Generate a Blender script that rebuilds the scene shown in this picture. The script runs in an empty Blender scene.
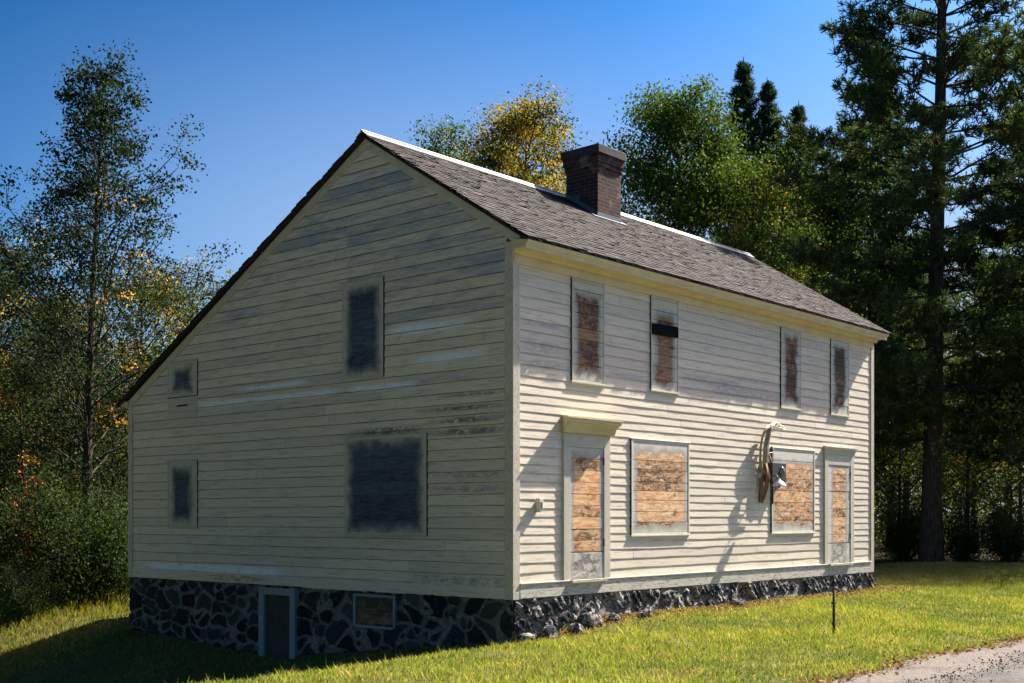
import bpy, bmesh, math, random
import numpy as np
from mathutils import Vector, Matrix
R = math.radians
S = bpy.context.scene
COL = S.collection
rng = np.random.default_rng(7)
random.seed(7)

# ------------------------------------------------------------------ camera numbers
CAM = (-12.896, -11.264, 1.152)
YAW = 0.8521
FWD = (math.sin(YAW), math.cos(YAW)); RGT = (math.cos(YAW), -math.sin(YAW))
def P(u, d):
    """ground position d metres ahead and u (tangent) to the right of the view axis"""
    return (CAM[0] + d * (FWD[0] + u * RGT[0]), CAM[1] + d * (FWD[1] + u * RGT[1]))

# house numbers (metres; origin = near corner at the bottom of the clapboards)
L, W, H = 11.65, 9.9, 5.0
RIDGE_Y, RIDGE_Z = 3.04, 7.17
EAVE_Y, EAVE_Z = -0.35, 5.04
BACK_Y, BACK_Z = 10.2, 3.35
GX = 0.12

# ------------------------------------------------------------------ helpers
def tag(o, label=None, cat=None, group=None, kind=None):
    if label: o['label'] = label
    if cat: o['category'] = cat
    if group: o['group'] = group
    if kind: o['kind'] = kind
    return o
def empty(name, loc=(0, 0, 0), rz=0.0, parent=None):
    o = bpy.data.objects.new(name, None); COL.objects.link(o)
    o.location = loc; o.rotation_euler = (0, 0, rz); o.empty_display_size = 0.2
    if parent: o.parent = parent
    return o
def np_mesh(name, V, F, mat=None, colors=None, smooth=False, extra=None):
    """V (n,3) float, F (m,k) int all the same k"""
    me = bpy.data.meshes.new(name)
    V = np.asarray(V, dtype=np.float32); F = np.asarray(F, dtype=np.int32)
    me.vertices.add(len(V)); me.vertices.foreach_set('co', V.ravel())
    k = F.shape[1]
    me.loops.add(F.size); me.loops.foreach_set('vertex_index', F.ravel())
    me.polygons.add(len(F))
    me.polygons.foreach_set('loop_start', np.arange(0, F.size, k, dtype=np.int32))
    me.polygons.foreach_set('loop_total', np.full(len(F), k, dtype=np.int32))
    if smooth: me.polygons.foreach_set('use_smooth', np.ones(len(F), dtype=bool))
    if colors is not None:
        at = me.attributes.new('col', 'FLOAT_COLOR', 'POINT')
        c = np.ones((len(V), 4), dtype=np.float32); c[:, :3] = colors
        at.data.foreach_set('color', c.ravel())
    if extra:
        for kx, a in extra.items():
            at = me.attributes.new(kx, 'FLOAT', 'POINT'); at.data.foreach_set('value', np.asarray(a, dtype=np.float32))
    me.update(calc_edges=True); me.validate()
    if mat: me.materials.append(mat)
    return me
def link(name, me, parent=None, loc=(0, 0, 0), rz=0.0):
    o = bpy.data.objects.new(name, me); COL.objects.link(o)
    o.location = loc; o.rotation_euler = (0, 0, rz)
    if parent: o.parent = parent
    return o
class MB:
    """collects pieces with a tone attribute, links them as ONE mesh"""
    def __init__(s): s.v = []; s.f = []; s.t = []
    def poly(s, pts, tone=0.5):
        n = len(s.v); s.v += [tuple(p) for p in pts]; s.t += [tone] * len(pts)
        s.f.append(tuple(range(n, n + len(pts)))); return s
    def add(s, vs, fs, tone=0.5):
        n = len(s.v); s.v += [tuple(p) for p in vs]; s.t += [tone] * len(vs)
        s.f += [tuple(i + n for i in f) for f in fs]; return s
    def box(s, x0, x1, y0, y1, z0, z1, tone=0.5, M=None, jit=0.0):
        vs = [Vector((x, y, z)) for z in (z0, z1) for y in (y0, y1) for x in (x0, x1)]
        if jit: vs = [v + Vector((random.uniform(-jit, jit), random.uniform(-jit, jit), random.uniform(-jit, jit))) for v in vs]
        if M: vs = [M @ v for v in vs]
        return s.add(vs, [(0, 2, 3, 1), (4, 5, 7, 6), (0, 1, 5, 4), (2, 6, 7, 3), (0, 4, 6, 2), (1, 3, 7, 5)], tone)
    def tube(s, pts, rad, n=8, tone=0.5, cap=True):
        pts = [Vector(p) for p in pts]
        if not hasattr(rad, '__len__'): rad = [rad] * len(pts)
        base = len(s.v); up = Vector((0.13, 0.21, 0.97))
        for i, p in enumerate(pts):
            d = (pts[min(i + 1, len(pts) - 1)] - pts[max(i - 1, 0)]).normalized()
            a = d.cross(up)
            if a.length < 0.05: a = d.cross(Vector((1, 0, 0)))
            a.normalize(); b = d.cross(a)
            for k in range(n):
                t = 2 * math.pi * k / n
                s.v.append(tuple(p + (a * math.cos(t) + b * math.sin(t)) * rad[i])); s.t.append(tone)
        for i in range(len(pts) - 1):
            for k in range(n):
                k2 = (k + 1) % n
                s.f.append((base + i * n + k, base + i * n + k2, base + (i + 1) * n + k2, base + (i + 1) * n + k))
        if cap:
            s.f.append(tuple(base + k for k in range(n))); s.f.append(tuple(base + (len(pts) - 1) * n + k for k in reversed(range(n))))
        return s
    def lathe(s, prof, n=20, c=(0, 0, 0), tone=0.5, M=None):
        base = len(s.v)
        for r, z in prof:
            for k in range(n):
                t = 2 * math.pi * k / n
                v = Vector((c[0] + r * math.cos(t), c[1] + r * math.sin(t), c[2] + z))
                if M: v = M @ v
                s.v.append(tuple(v)); s.t.append(tone)
        for i in range(len(prof) - 1):
            for k in range(n):
                k2 = (k + 1) % n
                s.f.append((base + i * n + k, base + i * n + k2, base + (i + 1) * n + k2, base + (i + 1) * n + k))
        return s
    def build(s, name, mat, parent=None, loc=(0, 0, 0), rz=0.0, smooth=False, bevel=0.0):
        me = bpy.data.meshes.new(name); me.from_pydata(s.v, [], s.f)
        at = me.attributes.new('tone', 'FLOAT', 'POINT'); at.data.foreach_set('value', np.array(s.t, dtype=np.float32))
        bm = bmesh.new(); bm.from_mesh(me); bmesh.ops.recalc_face_normals(bm, faces=bm.faces); bm.to_mesh(me); bm.free()
        if smooth: me.polygons.foreach_set('use_smooth', [True] * len(me.polygons))
        me.materials.append(mat)
        o = link(name, me, parent, loc, rz)
        if bevel:
            m = o.modifiers.new('bevel', 'BEVEL'); m.width = bevel; m.segments = 2; m.limit_method = 'ANGLE'
        return o
def sstep(a, b, x):
    t = np.clip((x - a) / (b - a), 0, 1); return t * t * (3 - 2 * t)

# ------------------------------------------------------------------ node helper
class N:
    def __init__(s, name, rough=0.8, spec=0.3):
        s.m = bpy.data.materials.new(name); s.m.use_nodes = True
        s.t = s.m.node_tree; s.b = s.t.nodes['Principled BSDF']
        s.b.inputs['Roughness'].default_value = rough
        s.b.inputs['Specular IOR Level'].default_value = spec
        s.tc = s.t.nodes.new('ShaderNodeTexCoord')
    def nd(s, ty, **k):
        n = s.t.nodes.new(ty)
        for a, b in k.items(): setattr(n, a, b)
        return n
    def con(s, src, dst):
        if isinstance(src, (int, float)): dst.default_value = src
        elif isinstance(src, tuple): dst.default_value = src if len(src) == len(dst.default_value) else (*src, 1)
        else: s.t.links.new(src, dst)
    def obj(s): return s.tc.outputs['Object']
    def mapc(s, scale=(1, 1, 1), loc=(0, 0, 0), src=None):
        n = s.nd('ShaderNodeMapping'); s.con(src or s.obj(), n.inputs[0])
        n.inputs['Scale'].default_value = scale; n.inputs['Location'].default_value = loc
        return n.outputs[0]
    def noise(s, vec, scale=5, detail=4, rough=0.6, dist=0.0):
        n = s.nd('ShaderNodeTexNoise'); s.con(vec, n.inputs['Vector'])
        n.inputs['Scale'].default_value = scale; n.inputs['Detail'].default_value = detail
        n.inputs['Roughness'].default_value = rough; n.inputs['Distortion'].default_value = dist
        return n.outputs['Fac']
    def ramp(s, fac, a, b, lo=0.0, hi=1.0):
        n = s.nd('ShaderNodeMapRange'); n.interpolation_type = 'SMOOTHSTEP'; s.con(fac, n.inputs['Value'])
        n.inputs['From Min'].default_value = a; n.inputs['From Max'].default_value = b
        n.inputs['To Min'].default_value = lo; n.inputs['To Max'].default_value = hi
        return n.outputs[0]
    def mix(s, f, a, b, mode='MIX'):
        n = s.nd('ShaderNodeMix', data_type='RGBA', blend_type=mode); s.con(f, n.inputs[0]); s.con(a, n.inputs[6]); s.con(b, n.inputs[7])
        return n.outputs[2]
    def math(s, op, a, b=0.0, c=None):
        n = s.nd('ShaderNodeMath', operation=op); s.con(a, n.inputs[0]); s.con(b, n.inputs[1])
        if c is not None: s.con(c, n.inputs[2])
        return n.outputs[0]
    def attr(s, name, out='Fac'):
        n = s.nd('ShaderNodeAttribute'); n.attribute_name = name; return n.outputs[out]
    def sep(s, v=None):
        n = s.nd('ShaderNodeSeparateXYZ'); s.con(v or s.obj(), n.inputs[0]); return n.outputs
    def boxmask(s, axis, a0, a1, z0, z1, soft=0.15):
        o = s.sep(); u = o[axis]; z = o[2]
        f = s.math('MULTIPLY', s.ramp(u, a0 - soft, a0 + soft), s.ramp(u, a1 - soft, a1 + soft, 1, 0))
        g = s.math('MULTIPLY', s.ramp(z, z0 - .03, z0 + .02), s.ramp(z, z1 - .05, z1 + .02, 1, 0))
        return s.math('MULTIPLY', f, g)
    def color(s, c): s.con(c, s.b.inputs['Base Color']); return s
    def bump(s, h, strength=0.3, dist=0.01):
        n = s.nd('ShaderNodeBump'); s.con(h, n.inputs['Height']); n.inputs['Strength'].default_value = strength
        n.inputs['Distance'].default_value = dist; s.t.links.new(n.outputs[0], s.b.inputs['Normal']); return s

# ------------------------------------------------------------------ materials
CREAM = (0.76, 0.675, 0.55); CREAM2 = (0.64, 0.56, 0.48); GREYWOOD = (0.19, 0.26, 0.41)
def siding_mat(name, axis):
    m = N(name, 0.62, 0.35)
    sc = (0.7, 0.7, 6.0)
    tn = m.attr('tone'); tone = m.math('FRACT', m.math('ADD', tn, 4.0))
    lap_shade = m.math('MULTIPLY', m.ramp(tn, -1.02, -1.0, 1, 0), 0.9); lap_shade = m.math('MAXIMUM', lap_shade, m.ramp(tn, -0.02, 0.0, 0.25, 0))  # lap shadow painted dark on the undersides and lower edges of the boards
    big = m.noise(m.mapc((0.35, 0.35, 1.1)), 1.6, 3)
    st = m.noise(m.mapc(sc, (3, 1, 2)), 2.6, 8, 0.78)
    fine = m.noise(m.mapc((6, 6, 40)), 3.0, 5, 0.7)
    c = m.mix(tone, CREAM2, CREAM)
    c = m.mix(m.math('MULTIPLY', m.ramp(fine, 0.45, 0.75), 0.35), c, (0.46, 0.43, 0.36))
    z = m.sep()[2]
    # weathered boards: paint gone, silvery grey wood showing
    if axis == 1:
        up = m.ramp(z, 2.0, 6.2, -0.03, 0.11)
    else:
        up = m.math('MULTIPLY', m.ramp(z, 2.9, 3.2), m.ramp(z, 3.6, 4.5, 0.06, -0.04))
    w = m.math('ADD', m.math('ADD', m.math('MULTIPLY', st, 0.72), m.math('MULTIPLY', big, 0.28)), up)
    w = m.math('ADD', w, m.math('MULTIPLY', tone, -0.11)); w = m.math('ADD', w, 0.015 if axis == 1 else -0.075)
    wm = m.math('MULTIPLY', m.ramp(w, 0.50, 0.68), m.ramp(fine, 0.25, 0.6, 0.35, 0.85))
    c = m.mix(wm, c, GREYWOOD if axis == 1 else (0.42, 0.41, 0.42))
    # little chips
    chip = m.noise(m.mapc((5, 5, 11)), 4.0, 5, 0.75)
    c = m.mix(m.math('MULTIPLY', m.ramp(chip, 0.62, 0.69), 0.7), c, (0.2, 0.2, 0.205))
    rs = m.noise(m.mapc((.5, .5, 9), (7, 7, 7)), 3.0, 6, 0.8); c = m.mix(m.math('MULTIPLY', m.ramp(rs, 0.51, 0.62), 0.62), c, (0.33, 0.31, 0.285))
    if axis == 1:
        ch = m.ramp(m.noise(m.mapc((.8, .8, 5)), 4, 7, 0.8), 0.38, 0.50)
        for a0, a1, z0, z1 in ((3.8, 7.5, 3.13, 3.24), (4.5, 6.3, 3.36, 3.44), (0.9, 2.5, 3.94, 4.07), (1.6, 2.4, 4.0, 4.1), (0.6, 1.9, 3.46, 3.60), (2.0, 3.4, 3.13, 3.24),
                               (5.2, 9.2, 0.17, 0.30)):
            k = m.math('MULTIPLY', m.boxmask(1, a0, a1, z0, z1, 0.3), ch)
            c = m.mix(m.math('MULTIPLY', k, 0.9), c, (0.82, 0.88, 0.98))
        mo = m.ramp(m.noise(m.mapc((1.6, 1.6, 3)), 3, 6, 0.8), 0.38, 0.53)
        for a0, a1, z0, z1 in ((0.35, 1.6, 2.72, 2.80), (0.3, 1.5, 2.54, 2.63), (0.2, 1.5, 2.36, 2.47), (0.2, 1.3, 2.92, 2.98), (1.9, 3.3, 2.44, 2.56)):
            k = m.math('MULTIPLY', m.boxmask(1, a0, a1, z0, z1, 0.45), mo)
            c = m.mix(m.math('MULTIPLY', k, 0.85), c, (0.10, 0.115, 0.10))
        # bare blistered boards near the corner and at the foot
        bl = m.ramp(m.noise(m.mapc((1.2, 1.2, 4)), 5, 8, 0.85), 0.42, 0.62)
        for a0, a1, z0, z1 in ((0.15, 1.3, 1.72, 1.84), (0.1, 1.6, 1.52, 1.63), (0.1, 2.0, 0.16, 0.30), (5.6, 7.2, 0.02, 0.14)):
            k = m.math('MULTIPLY', m.boxmask(1, a0, a1, z0, z1, 0.3), bl)
            c = m.mix(m.math('MULTIPLY', k, 0.85), c, (0.2, 0.2, 0.24) if a0 < 5 else (0.22, 0.08, 0.06))
    else:
        bl = m.ramp(m.noise(m.mapc((1.0, 1.0, 5)), 5, 8, 0.85), 0.38, 0.60)
        for a0, a1, z0, z1 in ((0.2, 1.2, 3.30, 3.44), (0.2, 1.2, 3.52, 3.72), (0.2, 1.1, 3.9, 4.0), (4.3, 6.2, 3.45, 3.6), (5.2, 7.5, 3.3, 3.5), (2.3, 3.2, 3.35, 3.45), (6.0, 7.6, 3.6, 3.7)):
            k = m.math('MULTIPLY', m.boxmask(0, a0, a1, z0, z1, 0.3), bl)
            c = m.mix(m.math('MULTIPLY', k, 0.7), c, (0.27, 0.26, 0.31))
    c = m.mix(m.math('MULTIPLY', lap_shade, m.ramp(st, .3, .6, .55, 1)), c, (0.10, 0.10, 0.095))
    m.color(c)
    m.bump(m.math('ADD', m.math('MULTIPLY', fine, 0.5), chip), 0.35, 0.004)
    return m.m
def paint_mat(name, base, chipc=(0.25, 0.24, 0.22), amount=0.62, grain=(3, 3, 3), rough=0.6):
    m = N(name, rough, 0.35)
    a = m.noise(m.mapc(grain), 6, 6, 0.75); b = m.noise(m.mapc((1, 1, 1)), 3, 3)
    c = m.mix(m.ramp(b, 0.3, 0.7), base, tuple(x * 0.86 for x in base))
    c = m.mix(m.math('MULTIPLY', m.ramp(a, amount, amount + 0.06), 0.8), c, chipc)
    m.color(c).bump(a, 0.3, 0.003); return m.m
def plain_mat(name, base, rough=0.7, var=0.25, scale=8, metallic=0.0, spec=0.4):
    m = N(name, rough, spec); a = m.noise(m.obj(), scale, 5, 0.65)
    m.color(m.mix(m.ramp(a, 0.3, 0.7), tuple(x * (1 - var) for x in base), tuple(min(1, x * (1 + var)) for x in base)))
    m.b.inputs['Metallic'].default_value = metallic
    m.bump(a, 0.25, 0.004); return m.m
def board_mat(name, w, h, paint, woods, inset=(0.12, 0.12, 0.12), soft=0.05, seed=0.0, char=0.45, peel=None, low=0.0):
    """planks painted round the edge, bare and stained in the middle. local x across, z up from 0"""
    m = N(name, 0.75, 0.25)
    o = m.sep()
    tone = m.attr('tone')
    edge = m.noise(m.mapc((1, 1, 1), (seed, 0, seed)), 3.0, 5, 0.65)
    e2 = m.noise(m.mapc((3, 3, 9), (seed, 0, 0)), 4.0, 6, 0.75)
    ins_s, ins_b, ins_t = inset
    ax = m.math('SUBTRACT', m.math('ABSOLUTE', o[0]), w / 2 - ins_s)
    zb = m.math('SUBTRACT', ins_b, o[2]); zt = m.math('SUBTRACT', o[2], h - ins_t)
    d = m.math('MAXIMUM', ax, m.math('MAXIMUM', zb, zt))
    d = m.math('ADD', d, m.math('MULTIPLY', m.math('SUBTRACT', edge, 0.5), 0.36))
    d = m.math('ADD', d, m.math('MULTIPLY', m.math('SUBTRACT', e2, 0.5), 0.10))
    f = m.ramp(d, -soft, soft, 1, 0)
    dk, md, lt = woods
    g = m.noise(m.mapc((1.1, 1.1, 8), (seed * 2, 0, 0)), 3.0, 8, 0.78, 0.5)
    g2 = m.noise(m.mapc((1, 1, 2.4), (seed * 3, 0, 1)), 3.8, 7, 0.8, 0.8)
    wood = m.mix(m.ramp(g, 0.35, 0.62), md, lt)
    wood = m.mix(m.math('MULTIPLY', m.ramp(m.math('ADD', m.math('MULTIPLY', g2, 0.88), m.math('MULTIPLY', tone, 0.12)), char, char + 0.12, 1, 0), 0.85), wood, dk)
    if peel:
        pl = m.noise(m.mapc((1.4, 1.4, 4), (seed, 0, 5)), 2.5, 8, 0.8)
        wood = m.mix(m.math('MULTIPLY', m.ramp(pl, peel - .06, peel), 0.9), wood, (0.72, 0.68, 0.6))
    wood = m.mix(1.0, wood, m.mix(tone, (0.85, 0.85, 0.85), (1.1, 1.1, 1.1)), 'MULTIPLY')
    kn = m.noise(m.mapc((5, 5, 7), (seed, 3, 0)), 2.0, 2)
    wood = m.mix(m.math('MULTIPLY', m.ramp(kn, 0.68, 0.73), 0.8), wood, dk)
    if low:   # bottom panel: scuffed paint
        sc_ = m.mix(m.ramp(g2, .42, .60), (.16, .15, .145), (.56, .54, .50)); wood = m.mix(m.ramp(o[2], low - .004, low + .004, 1, 0), wood, sc_)
    # grime halo where the paint thins out
    halo = m.ramp(d, 0.0, 0.16, 0.7, 0)
    pc = m.mix(halo, m.mix(m.ramp(e2, 0.3, 0.7), paint, tuple(x * 0.88 for x in paint)), tuple(x * 0.35 for x in paint))
    m.color(m.mix(f, pc, wood)).bump(g, 0.5, 0.004)
    return m.m
M = {}
M['side_g'] = siding_mat('gable_clapboards', 1)
M['side_f'] = siding_mat('front_clapboards', 0)
M['trim'] = paint_mat('trim_paint', (0.56, 0.53, 0.46), amount=0.60)
M['trim_w'] = paint_mat('white_trim', (0.66, 0.64, 0.56), amount=0.62)
M['cornerb'] = paint_mat('corner_paint', (0.58, 0.54, 0.46), (0.36, 0.25, 0.22), 0.53, (6, 6, 2))
M['cornice'] = paint_mat('cornice_paint', (0.68, 0.59, 0.37), (0.40, 0.32, 0.2), 0.60, (1, 2, 4))
M['hood'] = paint_mat('hood_paint', (0.66, 0.56, 0.33), (0.5, 0.45, 0.35), 0.60, (1, 2, 4))
M['skirt'] = paint_mat('skirt_paint', (0.58, 0.56, 0.48), (0.22, 0.21, 0.2), 0.515, (1.2, 1.2, 7))
M['metal'] = plain_mat('ridge_metal', (0.27, 0.28, 0.29), 0.5, 0.22, 6, 0.0, 0.6)
M['flash'] = plain_mat('flashing_metal', (0.10, 0.14, 0.18), 0.6, 0.15, 4)
M['bluegrey'] = paint_mat('blue_grey_paint', (0.21, 0.27, 0.33), (0.08, 0.1, 0.12), 0.60)
M['darkdoor'] = plain_mat('dark_boards', (0.035, 0.045, 0.045), 0.8, 0.3, 6)
M['darkmetal'] = plain_mat('dark_metal', (0.03, 0.03, 0.035), 0.55, 0.3, 12)
M['iron'] = plain_mat('rusty_iron', (0.05, 0.038, 0.032), 0.75, 0.4, 30)
M['enamel'] = plain_mat('white_enamel', (0.75, 0.76, 0.76), 0.3, 0.05, 6)
M['cable'] = plain_mat('grey_cable', (0.32, 0.30, 0.25), 0.7, 0.3, 14)
M['cable_l'] = plain_mat('pale_cable', (0.60, 0.58, 0.50), 0.6, 0.1, 14)
M['rope'] = plain_mat('brown_cloth', (0.22, 0.11, 0.06), 0.8, 0.3, 14)
M['glass'] = plain_mat('bulb_glass', (0.12, 0.13, 0.13), 0.1, 0.02, 3)
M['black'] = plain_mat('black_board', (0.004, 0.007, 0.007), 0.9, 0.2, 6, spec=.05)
M['wallback'] = plain_mat('sheathing', (0.12, 0.11, 0.09), 0.9, 0.2, 4)
M['bracketw'] = plain_mat('weathered_plank', (0.16, 0.085, 0.05), 0.8, 0.35, 9)

def shingle_mat():
    m = N('wood_shingles', 0.8, 0.25)
    t = m.attr('tone'); a = m.noise(m.mapc((14, 3, 3)), 4, 6, 0.7); b = m.noise(m.obj(), 0.8, 3)
    c = m.mix(t, (0.005, 0.004, 0.0055), (0.098, 0.083, 0.094))
    c = m.mix(m.math('MULTIPLY', m.ramp(a, 0.56, 0.72), 0.35), c, (0.13, 0.115, 0.12))
    c = m.mix(m.math('MULTIPLY', m.ramp(b, 0.4, 0.7), 0.3), c, (0.04, 0.035, 0.035))
    m.color(c).bump(a, 0.5, 0.006); return m.m
M['shingle'] = shingle_mat()
def brick_mat():
    m = N('brick', 0.85, 0.2)
    # brick wants x along the wall and y up: fold the three axes
    o = m.sep(); cx = m.nd('ShaderNodeCombineXYZ')
    m.con(m.math('ADD', o[0], o[1]), cx.inputs[0]); m.con(o[2], cx.inputs[1])
    b = m.nd('ShaderNodeTexBrick'); m.con(cx.outputs[0], b.inputs['Vector'])
    b.inputs['Scale'].default_value = 1.0; b.inputs['Brick Width'].default_value = 0.205; b.inputs['Row Height'].default_value = 0.068
    b.inputs['Mortar Size'].default_value = 0.010; b.inputs['Mortar Smooth'].default_value = 0.2; b.inputs['Bias'].default_value = 0.0
    b.inputs['Color1'].default_value = (0.035, 0.018, 0.018, 1); b.inputs['Color2'].default_value = (0.125, 0.042, 0.034, 1); b.inputs['Mortar'].default_value = (0.11, 0.095, 0.09, 1)
    n = m.noise(m.obj(), 7, 6, 0.75); s = m.noise(m.obj(), 2.2, 3)
    c = m.mix(m.math('MULTIPLY', m.ramp(n, 0.45, 0.62), 0.7), b.outputs['Color'], (0.035, 0.028, 0.028))
    c = m.mix(m.math('MULTIPLY', m.ramp(s, 0.56, 0.66), 0.4), c, (0.32, 0.27, 0.24))
    m.color(c)
    m.bump(m.math('ADD', m.math('MULTIPLY', b.outputs['Fac'], -1.0), m.math('MULTIPLY', n, 0.5)), 0.8, 0.01); return m.m
M['brick'] = brick_mat()
M['cap'] = plain_mat('chimney_cap', (0.045, 0.038, 0.040), 0.85, 0.35, 10)
def stone_mat(name, bright):
    m = N(name, 0.95, 0.1)
    mo = m.attr('mortar'); t = m.attr('tone')
    n = m.noise(m.obj(), 9, 7, 0.75); n2 = m.noise(m.obj(), 28, 5, 0.7); n3 = m.noise(m.mapc((1, 1, 1), (5, 2, 1)), 4.5, 5, 0.7)
    st = m.mix(t, (0.008, 0.012, 0.019), (0.065, 0.075, 0.088))
    st = m.mix(m.math('MULTIPLY', m.ramp(n, 0.48, 0.7), 0.5), st, (0.10, 0.095, 0.09))
    lime = m.math('MULTIPLY', m.ramp(m.math('ADD', m.math('MULTIPLY', n3, 0.55), m.math('MULTIPLY', n2, 0.45)), 0.51 if bright else 0.60, 0.56 if bright else 0.68), 0.85 if bright else 0.4)
    st = m.mix(lime, st, (0.44, 0.41, 0.37) if bright else (0.17, 0.17, 0.17))
    mor = m.mix(m.ramp(n2, 0.35, 0.65), (0.10, 0.10, 0.105) if not bright else (0.035, 0.032, 0.03), (0.26, 0.255, 0.25) if not bright else (0.30, 0.28, 0.25))
    if not bright: mor = m.mix(m.ramp(n3, 0.46, 0.60), mor, (0.11, 0.115, 0.12))
    m.color(m.mix(mo, st, mor)).bump(m.math('ADD', n, m.math('MULTIPLY', n2, 0.5)), 0.5, 0.012); return m.m
M['stone_g'] = stone_mat('rubble_pointed', False)
M['stone_f'] = stone_mat('rubble_limewashed', True)
def ground_mat():
    m = N('turf', 0.95, 0.1)
    a = m.noise(m.obj(), 0.35, 4); b = m.noise(m.obj(), 5, 6, 0.7); c0 = m.noise(m.obj(), 40, 4, 0.7)
    c = m.mix(m.ramp(b, 0.35, 0.65), (0.09, 0.10, 0.025), (0.18, 0.16, 0.05))
    c = m.mix(m.ramp(c0, 0.45, 0.7), c, (0.055, 0.075, 0.018))
    # forest floor far out: leaf litter
    v = m.nd('ShaderNodeVectorMath', operation='DISTANCE'); m.con(m.obj(), v.inputs[0]); v.inputs[1].default_value = (-6, -6, 0)
    c = m.mix(m.ramp(v.outputs['Value'], 26, 34), c, m.mix(m.ramp(b, .4, .6), (0.035, 0.03, 0.016), (0.06, 0.045, 0.022)))
    m.color(c).bump(m.math('ADD', b, c0), 0.6, 0.05); return m.m
M['turf'] = ground_mat()
def road_mat(name, a, b, sc=30, stones=True):
    m = N(name, 0.9, 0.25)
    n = m.noise(m.obj(), sc, 5, 0.8); n1 = m.noise(m.obj(), 1.2, 4)
    v = m.nd('ShaderNodeTexVoronoi'); m.con(m.obj(), v.inputs['Vector']); v.inputs['Scale'].default_value = sc * 1.3
    c = m.mix(m.ramp(n, 0.35, 0.65), a, b)
    c = m.mix(m.math('MULTIPLY', v.outputs['Color'], 0.35), c, (0.32, 0.29, 0.26))
    c = m.mix(m.math('MULTIPLY', m.ramp(n1, 0.5, 0.65), 0.4), c, tuple(x * 0.5 for x in a))
    m.color(c).bump(m.math('ADD', n, v.outputs['Distance']), 0.6, 0.012); return m.m
M['asphalt'] = road_mat('asphalt', (0.045, 0.045, 0.048), (0.085, 0.085, 0.09), 35)
M['gravel'] = road_mat('gravel_shoulder', (0.07, 0.06, 0.055), (0.14, 0.12, 0.11), 22)
def leaf_mat(name, trans=0.24, gain=1.0):
    m = N(name, 0.7, 0.08)
    c = m.attr('col', 'Color')
    if gain != 1.0: c = m.mix(1.0, c, (gain, gain, gain), 'MULTIPLY')
    m.color(c)
    tr = m.nd('ShaderNodeBsdfTranslucent')
    m.con(m.mix(1.0, c, (1.5, 1.6, 0.7), 'MULTIPLY'), tr.inputs['Color'])
    mx = m.nd('ShaderNodeMixShader'); mx.inputs[0].default_value = trans
    m.t.links.new(m.b.outputs[0], mx.inputs[1]); m.t.links.new(tr.outputs[0], mx.inputs[2])
    m.t.links.new(mx.outputs[0], m.t.nodes['Material Output'].inputs['Surface']); return m.m
M['leaf'] = leaf_mat('leaves'); M['grass'] = leaf_mat('grass_blades', 0.3)
M['needle'] = leaf_mat('needles', 0.22)
M['bits'] = leaf_mat('stone_bits', 0.0)
def bark_mat(name, a, b):
    m = N(name, 0.9, 0.2); n = m.noise(m.mapc((5, 5, 0.9)), 4, 6, 0.7)
    m.color(m.mix(m.ramp(n, 0.35, 0.65), a, b)).bump(n, 0.9, 0.03); return m.m
M['bark'] = bark_mat('bark', (0.025, 0.02, 0.016), (0.085, 0.07, 0.058))
M['bark_g'] = bark_mat('grey_bark', (0.05, 0.048, 0.044), (0.15, 0.14, 0.125))

# ------------------------------------------------------------------ terrain
def gz(X, Y):
    X = np.asarray(X, dtype=float); Y = np.asarray(Y, dtype=float)
    base = -0.46 + 0.15 * sstep(9, 20, X) + 0.06 * sstep(.5, 2, X) * sstep(-2.5, -.3, Y)
    gy = np.interp(Y, [-1.6, 0, 3, 5, 8, 11, 16, 24, 40], [0, .17, .5, .8, .7, .46, .55, .62, .5])
    oo = 12 * sstep(11, 17, Y); wx = 1 - sstep(oo - .3, 1.9 + oo + 4 * sstep(8, 11, Y), X)
    slope = 0.27 * np.clip(-X, 0, 3.5) * sstep(-1.2, 0.8, Y) * (1 - sstep(16, 30, Y))
    z = base - gy * wx - slope
    z = z + 0.02 * np.sin(X * 1.3 + 1) * np.sin(Y * 1.7) * (Y > -5.4)
    return z
def axis(lo, hi, step, far):
    c = np.arange(lo, hi + 1e-6, step); o = []; s = step * 2; p = hi
    while p < far: p += s; s *= 1.5; o.append(p)
    o2 = []; s = step * 2; p = lo
    while p > -far: p -= s; s *= 1.5; o2.append(p)
    return np.array(o2[::-1] + list(c) + o)
def sheet(name, xs, ys, zf, mat, hole=None):
    X, Y = np.meshgrid(xs, ys); Z = zf(X, Y)
    V = np.stack([X.ravel(), Y.ravel(), Z.ravel()], 1); nx = len(xs)
    i = np.arange(len(ys) - 1)[:, None] * nx + np.arange(nx - 1)[None]
    F = np.stack([i, i + 1, i + 1 + nx, i + nx], -1).reshape(-1, 4)
    return link(name, np_mesh(name, V, F, mat, smooth=True))
g = sheet('ground', axis(-18, 34, 0.25, 2500), axis(-5.75, 30, 0.25, 2500), gz, M['turf']); tag(g, kind='structure')
def wav(x): return 0.10 * np.sin(x * 0.9) + 0.06 * np.sin(x * 2.3 + 1) + 0.03 * np.sin(x * 6.1)
xs = axis(-20, 30, 0.25, 400)
def strip(name, ya, yb, dz, mat, wa, wb, n=8):
    V = []; 
    for k in range(n + 1):
        t = k / n; y = ya + (yb - ya) * t + wav(xs + ya) * (wa * (1 - t) + wb * t)
        V.append(np.stack([xs, y, gz(xs, y * 0 - 6.5) + dz], 1))
    V = np.concatenate(V); nx = len(xs)
    i = np.arange(n)[:, None] * nx + np.arange(nx - 1)[None]
    F = np.stack([i, i + 1, i + 1 + nx, i + nx], -1).reshape(-1, 4)
    return tag(link(name, np_mesh(name, V, F, mat, smooth=True)), kind='structure')
strip('road_shoulder', -5.78, -6.9, 0.008, M['gravel'], 1, 0)
strip('road', -6.62, -12.6, 0.016, M['asphalt'], 0.6, 0.2)

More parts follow.
